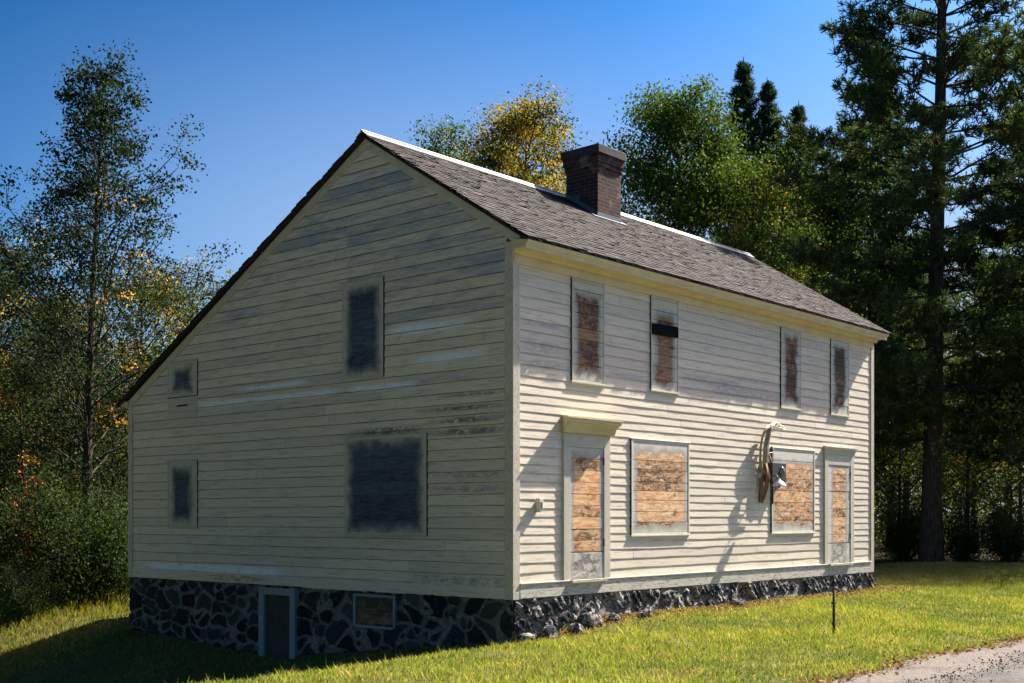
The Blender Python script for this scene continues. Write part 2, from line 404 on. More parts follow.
# ------------------------------------------------------------------ the house
house = empty('clapboard_farmhouse')
tag(house, 'weathered cream clapboard farmhouse with boarded windows on a dark rubble foundation', 'house')
def roof_z(y):   # underside line of the gable
    return np.where(y < RIDGE_Y, EAVE_Z + (y - EAVE_Y) * (RIDGE_Z - EAVE_Z) / (RIDGE_Y - EAVE_Y), RIDGE_Z + (y - RIDGE_Y) * (BACK_Z - RIDGE_Z) / (BACK_Y - RIDGE_Y))
def clap(name, u0f, u1f, courses, to3, mat, parent, shade_laps=False):
    """courses: list of (z0,z1); u0f/u1f(z) limits; to3(u,out,z)"""
    mb = MB(); r = random.Random(3)
    for (z0, z1) in courses:
        a0, a1, b0, b1 = u0f(z0), u0f(z1 - .002), u1f(z0), u1f(z1 - .002)
        if b0 - a0 < 0.1 or b1 - a1 < 0: continue
        cuts = [0.0]; t = r.uniform(1.2, 4)
        while t < b0 - a0 - 0.8: cuts.append(t); t += r.uniform(1.8, 4.6)
        cuts.append(b0 - a0)
        for c0, c1 in zip(cuts[:-1], cuts[1:]):
            tone = r.random(); dz0 = r.uniform(-.004, .004); dz1 = r.uniform(-.004, .004)
            n = max(1, int((c1 - c0) / 0.45)); prev = None
            for k in range(n + 1):
                s = c0 + (c1 - c0) * k / n
                if k == 0 and c0 > 0: s += 0.002
                if k == n and c1 < b0 - a0: s -= 0.002
                q = s / (b0 - a0)
                ul = a0 + s; uh = a1 + (b1 - a1) * q
                wob = dz0 + (dz1 - dz0) * k / n + r.uniform(-.0025, .0025) * (1 if z0 > .8 else 3)
                out = (0.017 if shade_laps else 0.0125) + r.uniform(-.002, .003)
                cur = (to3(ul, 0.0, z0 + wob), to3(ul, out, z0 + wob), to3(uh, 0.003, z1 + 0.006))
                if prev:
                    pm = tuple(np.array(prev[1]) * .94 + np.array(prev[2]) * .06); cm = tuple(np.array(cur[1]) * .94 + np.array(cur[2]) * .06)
                    mb.poly([pm, cm, cur[2], prev[2]], tone); mb.poly([prev[1], cur[1], cm, pm], tone - 2 if shade_laps else tone - 1); mb.poly([prev[0], cur[0], cur[1], prev[1]], -3.0)  # lower strip and underside get the tone for the painted lap shadow
                prev = cur
    return mb.build(name, mat, parent)
gc = []; z = 0.15
while z < 7.2: gc.append((z, z + 0.166)); z += 0.166
def yl(z): return max(0.11, RIDGE_Y - (RIDGE_Z - 0.12 - z) / ((RIDGE_Z - EAVE_Z) / (RIDGE_Y - EAVE_Y)))
def yh(z): return min(W - 0.10, RIDGE_Y + (RIDGE_Z - 0.12 - z) / ((RIDGE_Z - BACK_Z) / (BACK_Y - RIDGE_Y)))
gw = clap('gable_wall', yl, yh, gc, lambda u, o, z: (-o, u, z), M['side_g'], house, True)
fc = []; z = 0.20
while z < 0.6: fc.append((z, z + 0.15)); z += 0.15
while z < 3.12: fc.append((z, z + 0.126)); z += 0.126
while z < 4.85: fc.append((z, z + 0.161)); z += 0.161
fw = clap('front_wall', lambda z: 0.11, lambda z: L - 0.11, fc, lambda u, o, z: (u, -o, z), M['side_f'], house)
# sheathing body behind the boards (closed volume)
mb = MB(); e = 0.004
prof = [(e, 0.0), (e, 5.18), (RIDGE_Y, 7.05), (W - e, 3.42), (W - e, 0.0)]
a = [(e, y, z) for y, z in prof]; b = [(L - e, y, z) for y, z in prof]
mb.poly(a); mb.poly(b)
for i in range(5): j = (i + 1) % 5; mb.poly([a[i], a[j], b[j], b[i]])
mb.build('sheathing', M['wallback'], house)
# rear and far walls (plain weathered sheets of boards)
bc = [(z0, z0 + 0.166) for z0 in np.arange(0.15, 3.3, 0.166)]
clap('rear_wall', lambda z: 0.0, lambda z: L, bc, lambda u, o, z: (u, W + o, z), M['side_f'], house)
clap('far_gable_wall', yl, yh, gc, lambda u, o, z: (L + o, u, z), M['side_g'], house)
# corner boards
for nm, bx in (('corner_board', (-0.028, 0.12, -0.030, 0.003)), ('corner_board', (-0.030, 0.003, -0.028, 0.13)),
               ('corner_board', (L - 0.11, L + 0.03, -0.030, 0.003)), ('corner_board', (-0.030, 0.003, W - 0.12, W + 0.03))):
    x0, x1, y0, y1 = bx
    if x1 - x0 > y1 - y0: x0 += 0.0 if x0 > 1 else 0.028 + 0.0
    zt = (4.78 if x1 > .05 else 5.04) if y1 < 1 else 3.42
    c = MB().box(x0 if x0 != 0 else -0.031, x1, y0, y1, -0.02, zt).build(nm, M['cornerb'], house, bevel=0.004)
# skirt boards
MB().box(0.12, 6.1, -0.034, 0.0, -0.01, 0.205, jit=.002).box(6.104, L - 0.11, -0.031, 0.0, -0.02, 0.20, jit=.003).build('skirt_board', M['skirt'], house, bevel=0.004)
MB().box(-0.026, 0, 0.13, 4.6, -0.02, 0.155, jit=.003).box(-0.024, 0, 4.604, W - 0.12, -0.01, 0.155, jit=.003).build('skirt_board', M['side_g'], house, bevel=0.003)
# drip ledge over the front skirt
MB().box(0.12, L - 0.11, -0.05, -0.03, 0.195, 0.215).build('drip_ledge', M['trim_w'], house, bevel=0.004)

MB().add([(-.036, 2.86, 6.93), (-.036, 3.22, 6.94), (-.036, 3.04, 7.135), (0.01, 2.86, 6.93), (0.01, 3.22, 6.94), (0.01, 3.04, 7.135)], [(0, 1, 2), (3, 5, 4), (0, 3, 4, 1), (1, 4, 5, 2), (0, 2, 5, 3)]).build('peak_board', M['side_g'], house)
# --- roof
sl = (RIDGE_Z - EAVE_Z) / (RIDGE_Y - EAVE_Y); th = math.atan(sl); LS = math.hypot(RIDGE_Z - EAVE_Z, RIDGE_Y - EAVE_Y)
roof = MB()
def slab(mb, y0, z0, y1, z1, t):
    n = Vector((0, -(z1 - z0), (y1 - y0))).normalized()
    if n.z < 0: n = -n
    vs = []
    for x in (-GX, L + GX):
        for (y, z) in ((y0, z0), (y1, z1)):
            vs.append((x, y, z)); vs.append((x, y - n.y * t, z - n.z * t))
    mb.add(vs, [(0, 1, 3, 2), (4, 6, 7, 5), (0, 2, 6, 4), (1, 5, 7, 3), (0, 4, 5, 1), (2, 3, 7, 6)], 0.2)
slab(roof, EAVE_Y + .01, EAVE_Z - .012, RIDGE_Y, RIDGE_Z - .02, 0.028)
slab(roof, RIDGE_Y, RIDGE_Z - .02, BACK_Y, BACK_Z - .02, 0.028)
roofo = roof.build('roof', M['shingle'], house)
def shingles(name, y0, z0, y1, z1, expo, seed):
    r = np.random.default_rng(seed); Ls = math.hypot(z1 - z0, y1 - y0); d = np.array([0, (y1 - y0) / Ls, (z1 - z0) / Ls])
    nrm = np.array([0, -d[2], d[1]]);
    if nrm[2] < 0: nrm = -nrm
    V = []; T = []; rows = int(Ls / expo) + 1; k = 0
    for i in range(rows):
        s0 = i * expo; x = -GX - 0.015 + r.uniform(0, .03)
        while x < L + GX - 0.02:
            w = r.uniform(0.07, 0.19); w = min(w, L + GX + 0.015 - x)
            ss = s0 + r.uniform(-.012, .012); ln = min(expo * 1.6, Ls - s0 + 0.01); tk = r.uniform(.010, .020); cu = r.uniform(0, .012) if r.random() < .25 else 0
            o = np.array([0, y0, z0])
            base = [(x + .003, ss, 0.001), (x + w - .003, ss, 0.001), (x + w - .003, ss, tk + cu), (x + .003, ss, tk + cu * r.uniform(.2, 1)), (x + w - .003, ss + ln, 0.003), (x + .003, ss + ln, 0.003)]
            for (bx, bs, bn) in base: V.append(o + np.array([bx, 0, 0]) + d * bs + nrm * bn)
            t = r.beta(.7, 1.9); T += [t] * 6; x += w; k += 1
    i = np.arange(k)[:, None] * 6
    F = np.concatenate([i + [3, 2, 4, 5], i + [0, 1, 2, 3], i + [0, 3, 5, 5][:4], i + [1, 4, 2, 2]])
    F = np.concatenate([i + [3, 2, 4, 5], i + [0, 1, 2, 3]])
    me = np_mesh(name, V, F, M['shingle'], extra={'tone': T})
    return link(name, me, roofo)
tag(shingles('shingles', EAVE_Y - .02, EAVE_Z, RIDGE_Y, RIDGE_Z, 0.125, 5))
shingles('shingles', BACK_Y + .02, BACK_Z - .01, RIDGE_Y, RIDGE_Z, 0.15, 6)
# metal ridge cap, with a gap at the chimney
def capstrip(mb, x0, x1):
    for (yy, zz) in ((RIDGE_Y - 0.13, RIDGE_Z - 0.13 * sl + .034), (RIDGE_Y + 0.13, RIDGE_Z - 0.13 * 0.535 + .034)):
        mb.poly([(x0, RIDGE_Y, RIDGE_Z + 0.046), (x1, RIDGE_Y, RIDGE_Z + 0.046), (x1, yy, zz), (x0, yy, zz)])
        mb.poly([(x0, yy, zz), (x1, yy, zz), (x1, yy, zz - .012), (x0, yy, zz - .012)])
mb = MB()
for x0 in np.arange(-GX - .01, L + GX, 2.4):
    capstrip(mb, x0, min(x0 + 2.39, L + GX + .01))
mb.tube([(-GX - .02, RIDGE_Y, RIDGE_Z + .046), (L + GX + .02, RIDGE_Y, RIDGE_Z + .046)], 0.016, 8)
mb.build('ridge_cap', M['metal'], roofo)
# rake boards under the roof edge on the gables
def rake(x, sgn):
    for (y0, z0, y1, z1) in ((-0.20, EAVE_Z + .15 * sl, RIDGE_Y, RIDGE_Z), (W + 0.02, BACK_Z + .10, RIDGE_Y, RIDGE_Z)):
        d = Vector((0, y1 - y0, z1 - z0)).normalized(); n = Vector((0, -d.z, d.y));
        if n.z < 0: n = -n
        w = 0.135; o = 0.045; mb = MB(); vs = []
        for xx in (x, x + sgn * 0.032):
            for (y, z) in ((y0, z0), (y1, z1)):
                q = Vector((xx, y, z))
                vs.append(q - n * o); vs.append(q - n * (o + w))
        mb.add(vs, [(0, 1, 3, 2), (4, 6, 7, 5), (0, 2, 6, 4), (1, 5, 7, 3), (0, 4, 5, 1), (2, 3, 7, 6)])
        mb.build('rake_board', M['trim'], house)
rake(0.0, -1); rake(L, 1)
# cornice of the front eave: frieze, soffit, fascia, bed and crown mouldings
c = MB()
x0, x1 = -0.07, L + 0.07
c.box(0.0, L, -0.040, 0.0, 4.74, 4.93)
c.build('frieze_board', M['cornice'], house, bevel=.004)
pr = [(-0.03, 4.90), (-0.06, 4.86), (-0.075, 4.865), (-0.10, 4.915), (-0.26, 4.925), (-0.27, 4.90), (-0.295, 4.90), (-0.30, 4.955), (-0.325, 4.965), (-0.345, 5.012), (-0.03, 5.06)]
mb = MB(); A = [(x0, y, z) for y, z in pr]; B = [(x1, y, z) for y, z in pr]
mb.poly(A); mb.poly(B)
for i in range(len(pr)): j = (i + 1) % len(pr); mb.poly([A[i], A[j], B[j], B[i]])
mb.build('cornice', M['cornice'], house)
# rear eave box
MB().box(-0.06, L + .06, W + .0, W + .24, 3.30, 3.40).build('rear_cornice', M['trim'], house)

# --- foundation of rubble
def rubble(name, u0, u1, z0, z1, to3, mat, seed, cell=(0.30, 0.21), relief=0.05, holes=(), mortar=0.05, step=0.016, parent=None, wild=0.0):
    r = np.random.default_rng(seed)
    us = np.arange(u0, u1 + step * .5, step); us[-1] = u1; zs = np.arange(z0, z1 + step * .5, step); zs[-1] = z1
    U, Z = np.meshgrid(us, zs)
    # smooth warp
    wu = 0.05 * np.sin(Z * 9 + 1.3 * np.sin(U * 3)) + 0.03 * np.sin(U * 11 + Z * 7); wz = 0.04 * np.sin(U * 5 + np.sin(Z * 6)) + 0.02 * np.sin(U * 13 + 2)
    Uw = U + wu; Zw = Z + wz
    cu, cz = cell; nu = int((u1 - u0) / cu) + 4; nz = int((z1 - z0) / cz) + 4
    ci = np.arange(-2, nu); cj = np.arange(-2, nz); best = np.full(U.shape, 9.0); sec = np.full(U.shape, 9.0); idx = np.zeros(U.shape, int); tones = []
    k = 0; CX = np.zeros(U.shape); CZ = np.zeros(U.shape)
    for j in cj:
        for i in ci:
            if r.random() < 0.30: 
                sub = [(r.uniform(.1, .5), r.uniform(.1, .9), .72), (r.uniform(.5, .95), r.uniform(.1, .9), .72)]
            elif r.random() < 0.12: sub = []
            else: sub = [(r.uniform(.15, .85), r.uniform(.15, .85), r.uniform(.72, 1.4))]
            for (a, b, sz) in sub:
                px = u0 + (i + a + (0.5 if j % 2 else 0)) * cu; pz = z0 + (j + b) * cz
                m = (np.abs(us - px) < cu * 3); 
                if not m.any(): continue
                i0, i1 = np.where(m)[0][[0, -1]]; mz = (np.abs(zs - pz) < cz * 3.2)
                if not mz.any(): continue
                j0, j1 = np.where(mz)[0][[0, -1]]
                slc = (slice(j0, j1 + 1), slice(i0, i1 + 1))
                dx = np.abs(Uw[slc] - px) / (cu / cz); dz = np.abs(Zw[slc] - pz)
                dd = ((dx ** 3 + dz ** 3) ** (1 / 3)) / sz
                bb = best[slc]; se = sec[slc]
                nb = dd < bb; se2 = np.where(nb, bb, np.minimum(se, dd)); sec[slc] = se2
                best[slc] = np.where(nb, dd, bb); ii = idx[slc]; ii[nb] = k; idx[slc] = ii
                tones.append(r.beta(1.2, 3)); k += 1
    gap = (sec - best) - mortar * (.35 + .5 * np.sin(U * 4.1 + 2 * np.sin(Z * 3)) * np.sin(Z * 5.3 + U))
    prof = sstep(0.0, mortar, gap - mortar * 0.35)
    tones = np.array(tones); tn = tones[idx]; hgt = relief * (0.55 + 0.9 * ((idx * 7919) % 97) / 97.0)
    sx = (((idx * 31) % 17) / 17.0 - .5) * 0.12; sz_ = (((idx * 57) % 13) / 13.0 - .5) * 0.12
    O = prof * hgt * (1 + sx * 3) + prof * relief * .25 * np.sin(U * 40 + idx) * np.sin(Z * 36 + idx * 2)
    O = O + r.normal(0, 0.0015, U.shape) + wild * prof * (r.random(U.shape) * .008 + .006 * np.sin(U * 70 + 3 * np.sin(Z * 31)) * np.sin(Z * 63 + 2 * np.sin(U * 27)))
    for (a, b, cc, d) in holes:
        O = np.where((U > a) & (U < b) & (Z > cc) & (Z < d), -0.16, O)
    V = np.array(to3(U, O, Z)).reshape(3, -1).T; nx = len(us)
    i = np.arange(len(zs) - 1)[:, None] * nx + np.arange(nx - 1)[None]
    F = np.stack([i, i + 1, i + 1 + nx, i + nx], -1).reshape(-1, 4)
    me = np_mesh(name, V, F, mat, smooth=True, extra={'mortar': (1 - sstep(.15, .6, prof)).ravel(), 'tone': tn.ravel()})
    return link(name, me, parent)
found = empty('foundation', parent=house)
rubble('foundation_wall', -0.05, W, -2.1, -0.012, lambda u, o, z: (-(o - 0.02), u, z), M['stone_g'], 11, (0.37, 0.26), 0.04, mortar=0.045, holes=((4.86, 5.64, -2.2, -0.1), (2.42, 3.26, -.5, -.08)), parent=found)
rubble('foundation_wall', -0.03, L, -0.95, -0.015, lambda u, o, z: (u, -(o + 0.005) - 0.06 * sstep(-0.1, -0.6, z) * sstep(0, .9, u), z), M['stone_f'], 23, (0.40, 0.32), 0.055, mortar=0.06, parent=found, wild=1.0)
MB().box(0.2, L, 0.25, W, -2.2, -0.02).build('foundation_core', M['wallback'], found)
# sill timber showing over the stones
MB().box(0.02, L, 0.0, 0.2, -0.03, 0.0).build('sill_beam', M['bracketw'], house)

# --- openings.  local frame: x right, -y out, z up
def place(side, u, z):
    return ((u, 0, z), 0.0) if side == 'f' else ((0, u, z), R(-90))
def opening(side, u, z, w, h, kind='window', label=None, case=0.038, woods=None, paint=(0.6, 0.6, 0.58), nb=7, inset=(0.1, 0.1, 0.1), seed=1.0, char=.45,
            peel=None, cap=True, casemat=None, proud=0.034, soft=0.05, sill=True, sash=0.0):
    inset = (inset[0] + .052, inset[1] + .04, inset[2] + .05)
    loc, rz = place(side, u, z); casemat = casemat or M['trim']
    root = empty(kind, loc, rz, house)
    if label: root['label'] = label
    j = lambda: random.uniform(-.004, .004)
    fr = MB()
    fr.box(-w / 2 + j(), -w / 2 + case, -proud + j() * .5, 0, 0, h + j()).box(w / 2 - case, w / 2 + j(), -proud + j() * .5, 0, 0, h + j())
    fr.box(-w / 2 + case + .001, w / 2 - case - .001, -proud + .003, 0, h - case, h)
    fr.box(-w / 2 + case + .001, w / 2 - case - .001, -proud + .004, 0, 0, case * .8)
    fr.build('casing', casemat, root, bevel=.004)
    MB().box(-w / 2 - .010, w / 2 + .010, -.0235, -.001, -.012, h + .010).build('outline_shade', M['black'], root)  # black sheet standing in for the shadow line round the casing
    if cap: MB().box(-w / 2 - .025, w / 2 + .025, -proud - .008, -.001, h + .002, h + .018).build('cap_moulding', casemat, root, bevel=.004)
    if sill: MB().box(-w / 2 - .02, w / 2 + .02, -proud - .012, -.001, -.030, -.002).build('sill', casemat, root, bevel=.004)
    iw, ih = w - 2 * case + 0.0, h - case * 1.8
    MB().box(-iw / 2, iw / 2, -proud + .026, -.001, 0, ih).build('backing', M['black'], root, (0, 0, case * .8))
    gap = .001 if side == 'g' else .004
    bd = MB(); hh = ih / nb; zz = 0.0; r = random.Random(int(seed * 100))
    for i in range(nb):
        q = hh * (1 + (r.uniform(-.22, .22) if i < nb - 1 else 0)); z1 = ih if i == nb - 1 else min(zz + q, ih)
        bd.box(-iw / 2 + .002, iw / 2 - .002, -proud + .006 + r.uniform(-.003, .003), -proud + .024, zz + gap, z1 - gap, tone=r.random()); zz = z1
    mat = board_mat('boarding', iw, ih, paint, woods, inset, soft, seed, char, peel)
    bd.build('boarding', mat, root, (0, 0, case * .8), bevel=.0012)
    return root
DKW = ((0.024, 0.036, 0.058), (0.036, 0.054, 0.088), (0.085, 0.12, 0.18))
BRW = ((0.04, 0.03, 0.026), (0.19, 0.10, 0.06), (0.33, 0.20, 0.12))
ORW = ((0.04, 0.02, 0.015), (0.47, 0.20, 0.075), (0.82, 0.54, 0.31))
GP = (0.56, 0.55, 0.50)
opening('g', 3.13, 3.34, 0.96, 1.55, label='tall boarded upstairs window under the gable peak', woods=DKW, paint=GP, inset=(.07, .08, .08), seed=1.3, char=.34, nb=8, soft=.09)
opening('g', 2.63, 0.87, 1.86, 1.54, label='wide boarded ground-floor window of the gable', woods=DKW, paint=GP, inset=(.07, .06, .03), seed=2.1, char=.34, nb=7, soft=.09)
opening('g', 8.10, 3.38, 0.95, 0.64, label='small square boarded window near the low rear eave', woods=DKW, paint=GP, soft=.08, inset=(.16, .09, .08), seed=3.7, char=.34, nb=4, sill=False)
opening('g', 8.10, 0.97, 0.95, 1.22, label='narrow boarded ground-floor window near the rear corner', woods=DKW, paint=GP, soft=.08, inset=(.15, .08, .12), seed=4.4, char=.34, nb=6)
# patch of boards with a stained slot under the small window
pt = empty('wall_patch', (0, 8.10, 2.98), R(-90), house)
mb = MB()
for i in range(3): mb.box(-.46, .46, -.024, 0, i * .12, i * .12 + .115, tone=random.random())
mb.build('patch_board', M['trim'], pt); MB().box(-.17, .17, -.030, -.02, .215, .25).build('slot', M['darkdoor'], pt)
# front, upper
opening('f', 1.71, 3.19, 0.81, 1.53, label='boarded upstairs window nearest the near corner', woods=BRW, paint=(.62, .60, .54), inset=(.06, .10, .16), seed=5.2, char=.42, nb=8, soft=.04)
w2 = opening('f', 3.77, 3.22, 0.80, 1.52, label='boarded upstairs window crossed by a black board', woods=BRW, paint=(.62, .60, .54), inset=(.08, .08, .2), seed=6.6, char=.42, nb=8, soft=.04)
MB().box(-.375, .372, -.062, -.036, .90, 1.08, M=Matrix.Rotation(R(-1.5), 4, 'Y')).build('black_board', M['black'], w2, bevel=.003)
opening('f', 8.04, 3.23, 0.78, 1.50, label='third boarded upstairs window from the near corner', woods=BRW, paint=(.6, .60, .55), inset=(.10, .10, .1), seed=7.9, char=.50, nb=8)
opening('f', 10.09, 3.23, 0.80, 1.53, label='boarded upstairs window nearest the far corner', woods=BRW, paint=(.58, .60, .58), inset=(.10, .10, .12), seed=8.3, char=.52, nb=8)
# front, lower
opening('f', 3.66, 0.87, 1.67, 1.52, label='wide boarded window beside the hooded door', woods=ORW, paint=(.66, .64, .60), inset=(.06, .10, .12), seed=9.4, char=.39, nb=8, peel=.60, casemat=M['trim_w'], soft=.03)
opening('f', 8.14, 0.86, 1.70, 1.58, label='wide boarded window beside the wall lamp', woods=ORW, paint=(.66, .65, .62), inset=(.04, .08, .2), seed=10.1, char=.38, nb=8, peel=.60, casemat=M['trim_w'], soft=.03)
# doors
def door(u, w, h, seed, hooded, label, **k):
    root = empty('door', (u, 0, 0.20), 0, house); root['label'] = label
    case = 0.16
    MB().box(-w / 2, -w / 2 + case, -.045, 0, 0, h).box(w / 2 - case, w / 2, -.045, 0, 0, h).box(-w / 2 + case, w / 2 - case, -.042, 0, h - .2, h).build('casing', M['trim'], root, bevel=.005)
    iw = w - 2 * case; ih = h - .2; lo = 0.42
    bd = MB(); r = random.Random(int(seed * 10)); zz = lo; n = 9
    for i in range(n):
        z1 = lo + (ih - lo) * (i + 1) / n
        bd.box(-iw / 2 + .003, iw / 2 - .003, -.030 + r.uniform(-.003, .003), -.002, zz + .003 + (.012 if i == 0 else 0), z1 - .003, tone=r.random()); zz = z1
    bd.box(-iw / 2 + .003, iw / 2 - .003, -.034, -.002, .02, lo - .01, tone=.5)
    bd.build('door_boarding', board_mat('door_boarding', iw, ih, (.62, .61, .58), ORW, seed=seed, low=lo - .005, **k), root, bevel=.003)
    MB().box(-iw / 2 - .02, iw / 2 + .02, -.10, -.0, -.03, .015).build('threshold', M['skirt'], root, bevel=.004)
    MB().box(iw / 2 - .012, iw / 2 + .012, -.046, -.02, 1.75, 1.87).build('hinge', M['iron'], root)
    MB().box(iw / 2 - .012, iw / 2 + .012, -.046, -.02, .5, .62).build('hinge', M['iron'], root)
    if hooded:
        pr = [(0.0, 0.0), (-.085, 0.0), (-.10, .03), (-.12, .10), (-.17, .15), (-.20, .16), (-.20, .205), (-.215, .21), (-.215, .235), (0.0, .255)]
        if hooded == 2: pr = [(y * .45, z * .7) for y, z in pr]
        mb = MB(); A = [(-w / 2 - (-y) * .5, y, z) for y, z in pr]; B = [(w / 2 + (-y) * .5, y, z) for y, z in pr]
        mb.poly(A); mb.poly(B)
        for i in range(len(pr)): j = (i + 1) % len(pr); mb.poly([A[i], A[j], B[j], B[i]])
        mb.build('hood', M['hood'] if hooded == 1 else M['trim'], root, (0, 0, h + .002))
    return root
door(1.67, 1.15, 2.20, 12.7, 1, 'boarded front door under a flared yellow hood', inset=(.10, .03, .14), char=.39, peel=.62, soft=.04)
door(10.05, 1.30, 2.20, 14.2, 2, 'narrow boarded door near the far corner', inset=(.2, .03, .08), char=.40, peel=.60, soft=.04)
# cellar hatch and vent in the gable foundation
root = empty('cellar_door', (0, 5.25, -1.45), R(-90), house); root['label'] = 'dark low cellar door in a blue grey frame'
MB().box(-.49, -.35, -.075, .1, 0, 1.41).box(.35, .49, -.075, .1, 0, 1.41).box(-.349, .349, -.072, .1, 1.28, 1.40).build('casing', M['bluegrey'], root, bevel=.005)
mb = MB()
for i in range(4): mb.box(-.348 + i * .174, -.348 + i * .174 + .171, -.02, .02, -.1, 1.279)
mb.build('door_boarding', M['darkdoor'], root, bevel=.003); MB().lathe([(0.0, -.03), (.02, -.02), (.02, 0), (.01, .02)], 12, M=Matrix.Translation((-.40, -.09, .88)) @ Matrix.Rotation(R(90), 4, 'X')).build('door_knob', M['enamel'], root)
root = empty('cellar_window', (0, 2.84, -.56), R(-90), house); root['label'] = 'low cellar opening closed with one brown plank'
MB().box(-.49, -.44, -.05, .05, 0, .5).box(.43, .47, -.05, .05, 0, .5).box(-.44, .43, -.048, .05, .46, .5).box(-.44, .43, -.06, .05, -.03, .012).build('casing', M['bluegrey'], root, bevel=.003)
MB().box(-.438, .428, -.02, .02, .014, .235, tone=.6).box(-.438, .428, -.018, .02, .238, .458, tone=.3).build('plank', board_mat('cellar_plank', 2, 1, (.2, .15, .12), ((.05, .035, .025), (.15, .10, .07), (.24, .16, .11)), (.0, -.2, -.2), seed=3.3), root)
# small bracket on the front wall near the corner
root = empty('wall_bracket', (0.50, 0, 1.22), 0, house)
MB().box(-.02, .02, -.09, -.01, 0, .16).box(-.045, .045, -.11, -.04, .14, .20).box(.03, .05, -.10, -.02, .05, .14).build('bracket_block', M['trim_w'], root, bevel=.004)

# --- chimney
ch = empty('chimney', (4.88, 2.20, 0), 0, roofo)
cx, cy = 0.72, 0.74
MB().box(0, cx, 0, cy, 6.3, 7.60).build('chimney_shaft', M['brick'], ch, bevel=.006)
MB().box(-.022, cx + .022, -.022, cy + .022, 7.60, 7.68).box(-.045, cx + .045, -.045, cy + .045, 7.682, 7.82).build('corbel', M['brick'], ch, bevel=.006)
MB().box(-.075, cx + .075, -.075, cy + .075, 7.822, 7.98, jit=.006).build('chimney_cap', M['cap'], ch, bevel=.012)
MB().box(.2, cx - .2, .2, cy - .2, 7.975, 8.02).build('flue', M['darkdoor'], ch)
zf = lambda y: EAVE_Z + (y - EAVE_Y) * sl
mb = MB()
mb.poly([(-.14, -.05, zf(2.15) + .035), (cx + .14, -.05, zf(2.15) + .035), (cx + .14, .0, zf(2.2) + .037), (-.14, 0, zf(2.2) + .037)])
mb.poly([(-.14, 0, zf(2.2) + .037), (-.004, 0, zf(2.2) + .037), (-.004, cy, zf(2.94) + .037), (-.14, cy, zf(2.94) + .037)])
mb.poly([(cx + .004, 0, zf(2.2) + .037), (cx + .14, 0, zf(2.2) + .037), (cx + .14, cy, zf(2.94) + .037), (cx + .004, cy, zf(2.94) + .037)])
mb.poly([(-.006, -.006, zf(2.2)), (cx + .006, -.006, zf(2.2)), (cx + .006, -.006, zf(2.2) + .11), (-.006, -.006, zf(2.2) + .11)])
mb.poly([(-.006, -.006, zf(2.2)), (-.006, cy, zf(2.94)), (-.006, cy, zf(2.94) + .11), (-.006, -.006, zf(2.2) + .11)])
mb.build('flashing', M['flash'], ch)

# ------------------------------------------------------------------ things on and by the wall
lamp = empty('wall_lamp', (7.02, -0.06, 1.74)); tag(lamp, 'white shaded lamp jutting out from the front wall beside the far wide window', 'lamp')
MB().tube([(0, 0, .12), (0, -.10, .17), (0, -.22, .17), (-.02, -.28, .10)], .014, 8).build('arm', M['darkmetal'], lamp, smooth=True)
MB().lathe([(.02, .12), (.03, .09), (.05, .07), (.095, .04), (.13, -.01), (.135, -.02), (.125, -.016), (.09, .03), (.03, .06)], 24, (-.02, -.28, 0)).build('lamp_shade', M['enamel'], lamp, smooth=True)
MB().lathe([(.0, -.06), (.022, -.05), (.03, -.03), (.02, .0), (.015, .03)], 16, (-.02, -.28, 0)).build('bulb', M['glass'], lamp, smooth=True)
MB().box(-.06, .06, -.03, 0, .05, .2).build('wall_plate', M['darkmetal'], lamp, bevel=.006)
box = empty('meter_box', (7.36, -0.02, 1.74)); tag(box, 'dark electric meter box fixed to the wall beside the lamp', 'meter box')
MB().box(-.26, .26, -.13, -.0, .06, .42).build('case', M['darkmetal'], box, bevel=.01)
MB().lathe([(.0, .04), (.06, .035), (.08, .01), (.085, 0)], 20, M=Matrix.Translation((.10, -.135, .27)) @ Matrix.Rotation(R(90), 4, 'X')).build('dial', M['glass'], box, smooth=True)
MB().tube([(-.14, -.06, .42), (-.14, -.06, .72)], .022, 8).build('conduit', M['darkmetal'], box, smooth=True); MB().tube([(-.12, -.06, .06), (-.12, -.055, -.35)], .018, 8).build('conduit', M['darkmetal'], box, smooth=True)
bp = MB().box(6.84, 6.97, -.045, -.014, 1.42, 1.86, jit=.004).build('backing_plank', M['bracketw'], None, bevel=.004)
tag(bp, 'narrow reddish brown plank standing on edge against the wall left of the meter box', 'plank')
cb = empty('cable_bundle', (6.9, -0.03, 2.0)); tag(cb, 'tangled bundle of old cables hanging in a hook above the lamp', 'cables')
r = random.Random(5); mg = MB(); ml = MB(); mr = MB()
for i in range(15):
    o = r.uniform(-.13, .13); p = r.uniform(-.05, .04)
    pts = [(o * .5 + .05, -.02 + p * .5, -.05), (o - .04, -.07 + p, .18), (o - .06, -.09 + p, .42), (o + .0, -.10 + p, .64), (o * .6 + .10, -.09 + p, .80 + o * .3), (.22 + o, -.10 + p, .86 + o * .4)]
    (mg if i % 3 else ml).tube(pts, r.uniform(.010, .018), 6)
for i in range(3):
    cxx, czz, rr = .36 + i * .05, .84 - i * .02, .10 - .012 * i
    ml.tube([(cxx + rr * 1.6 * math.cos(t), -.12 - i * .02 + .02 * math.sin(3 * t), czz + rr * .55 * math.sin(t)) for t in np.linspace(0, 6.0, 16)], .011, 6)
ml.tube([(.10, -.10, .80), (.2, -.12, .72), (.25, -.12, .84)], .011, 6); ml.tube([(.05, -.02, .3), (.28, -.08, .35), (.33, -.05, .1)], .008, 6)
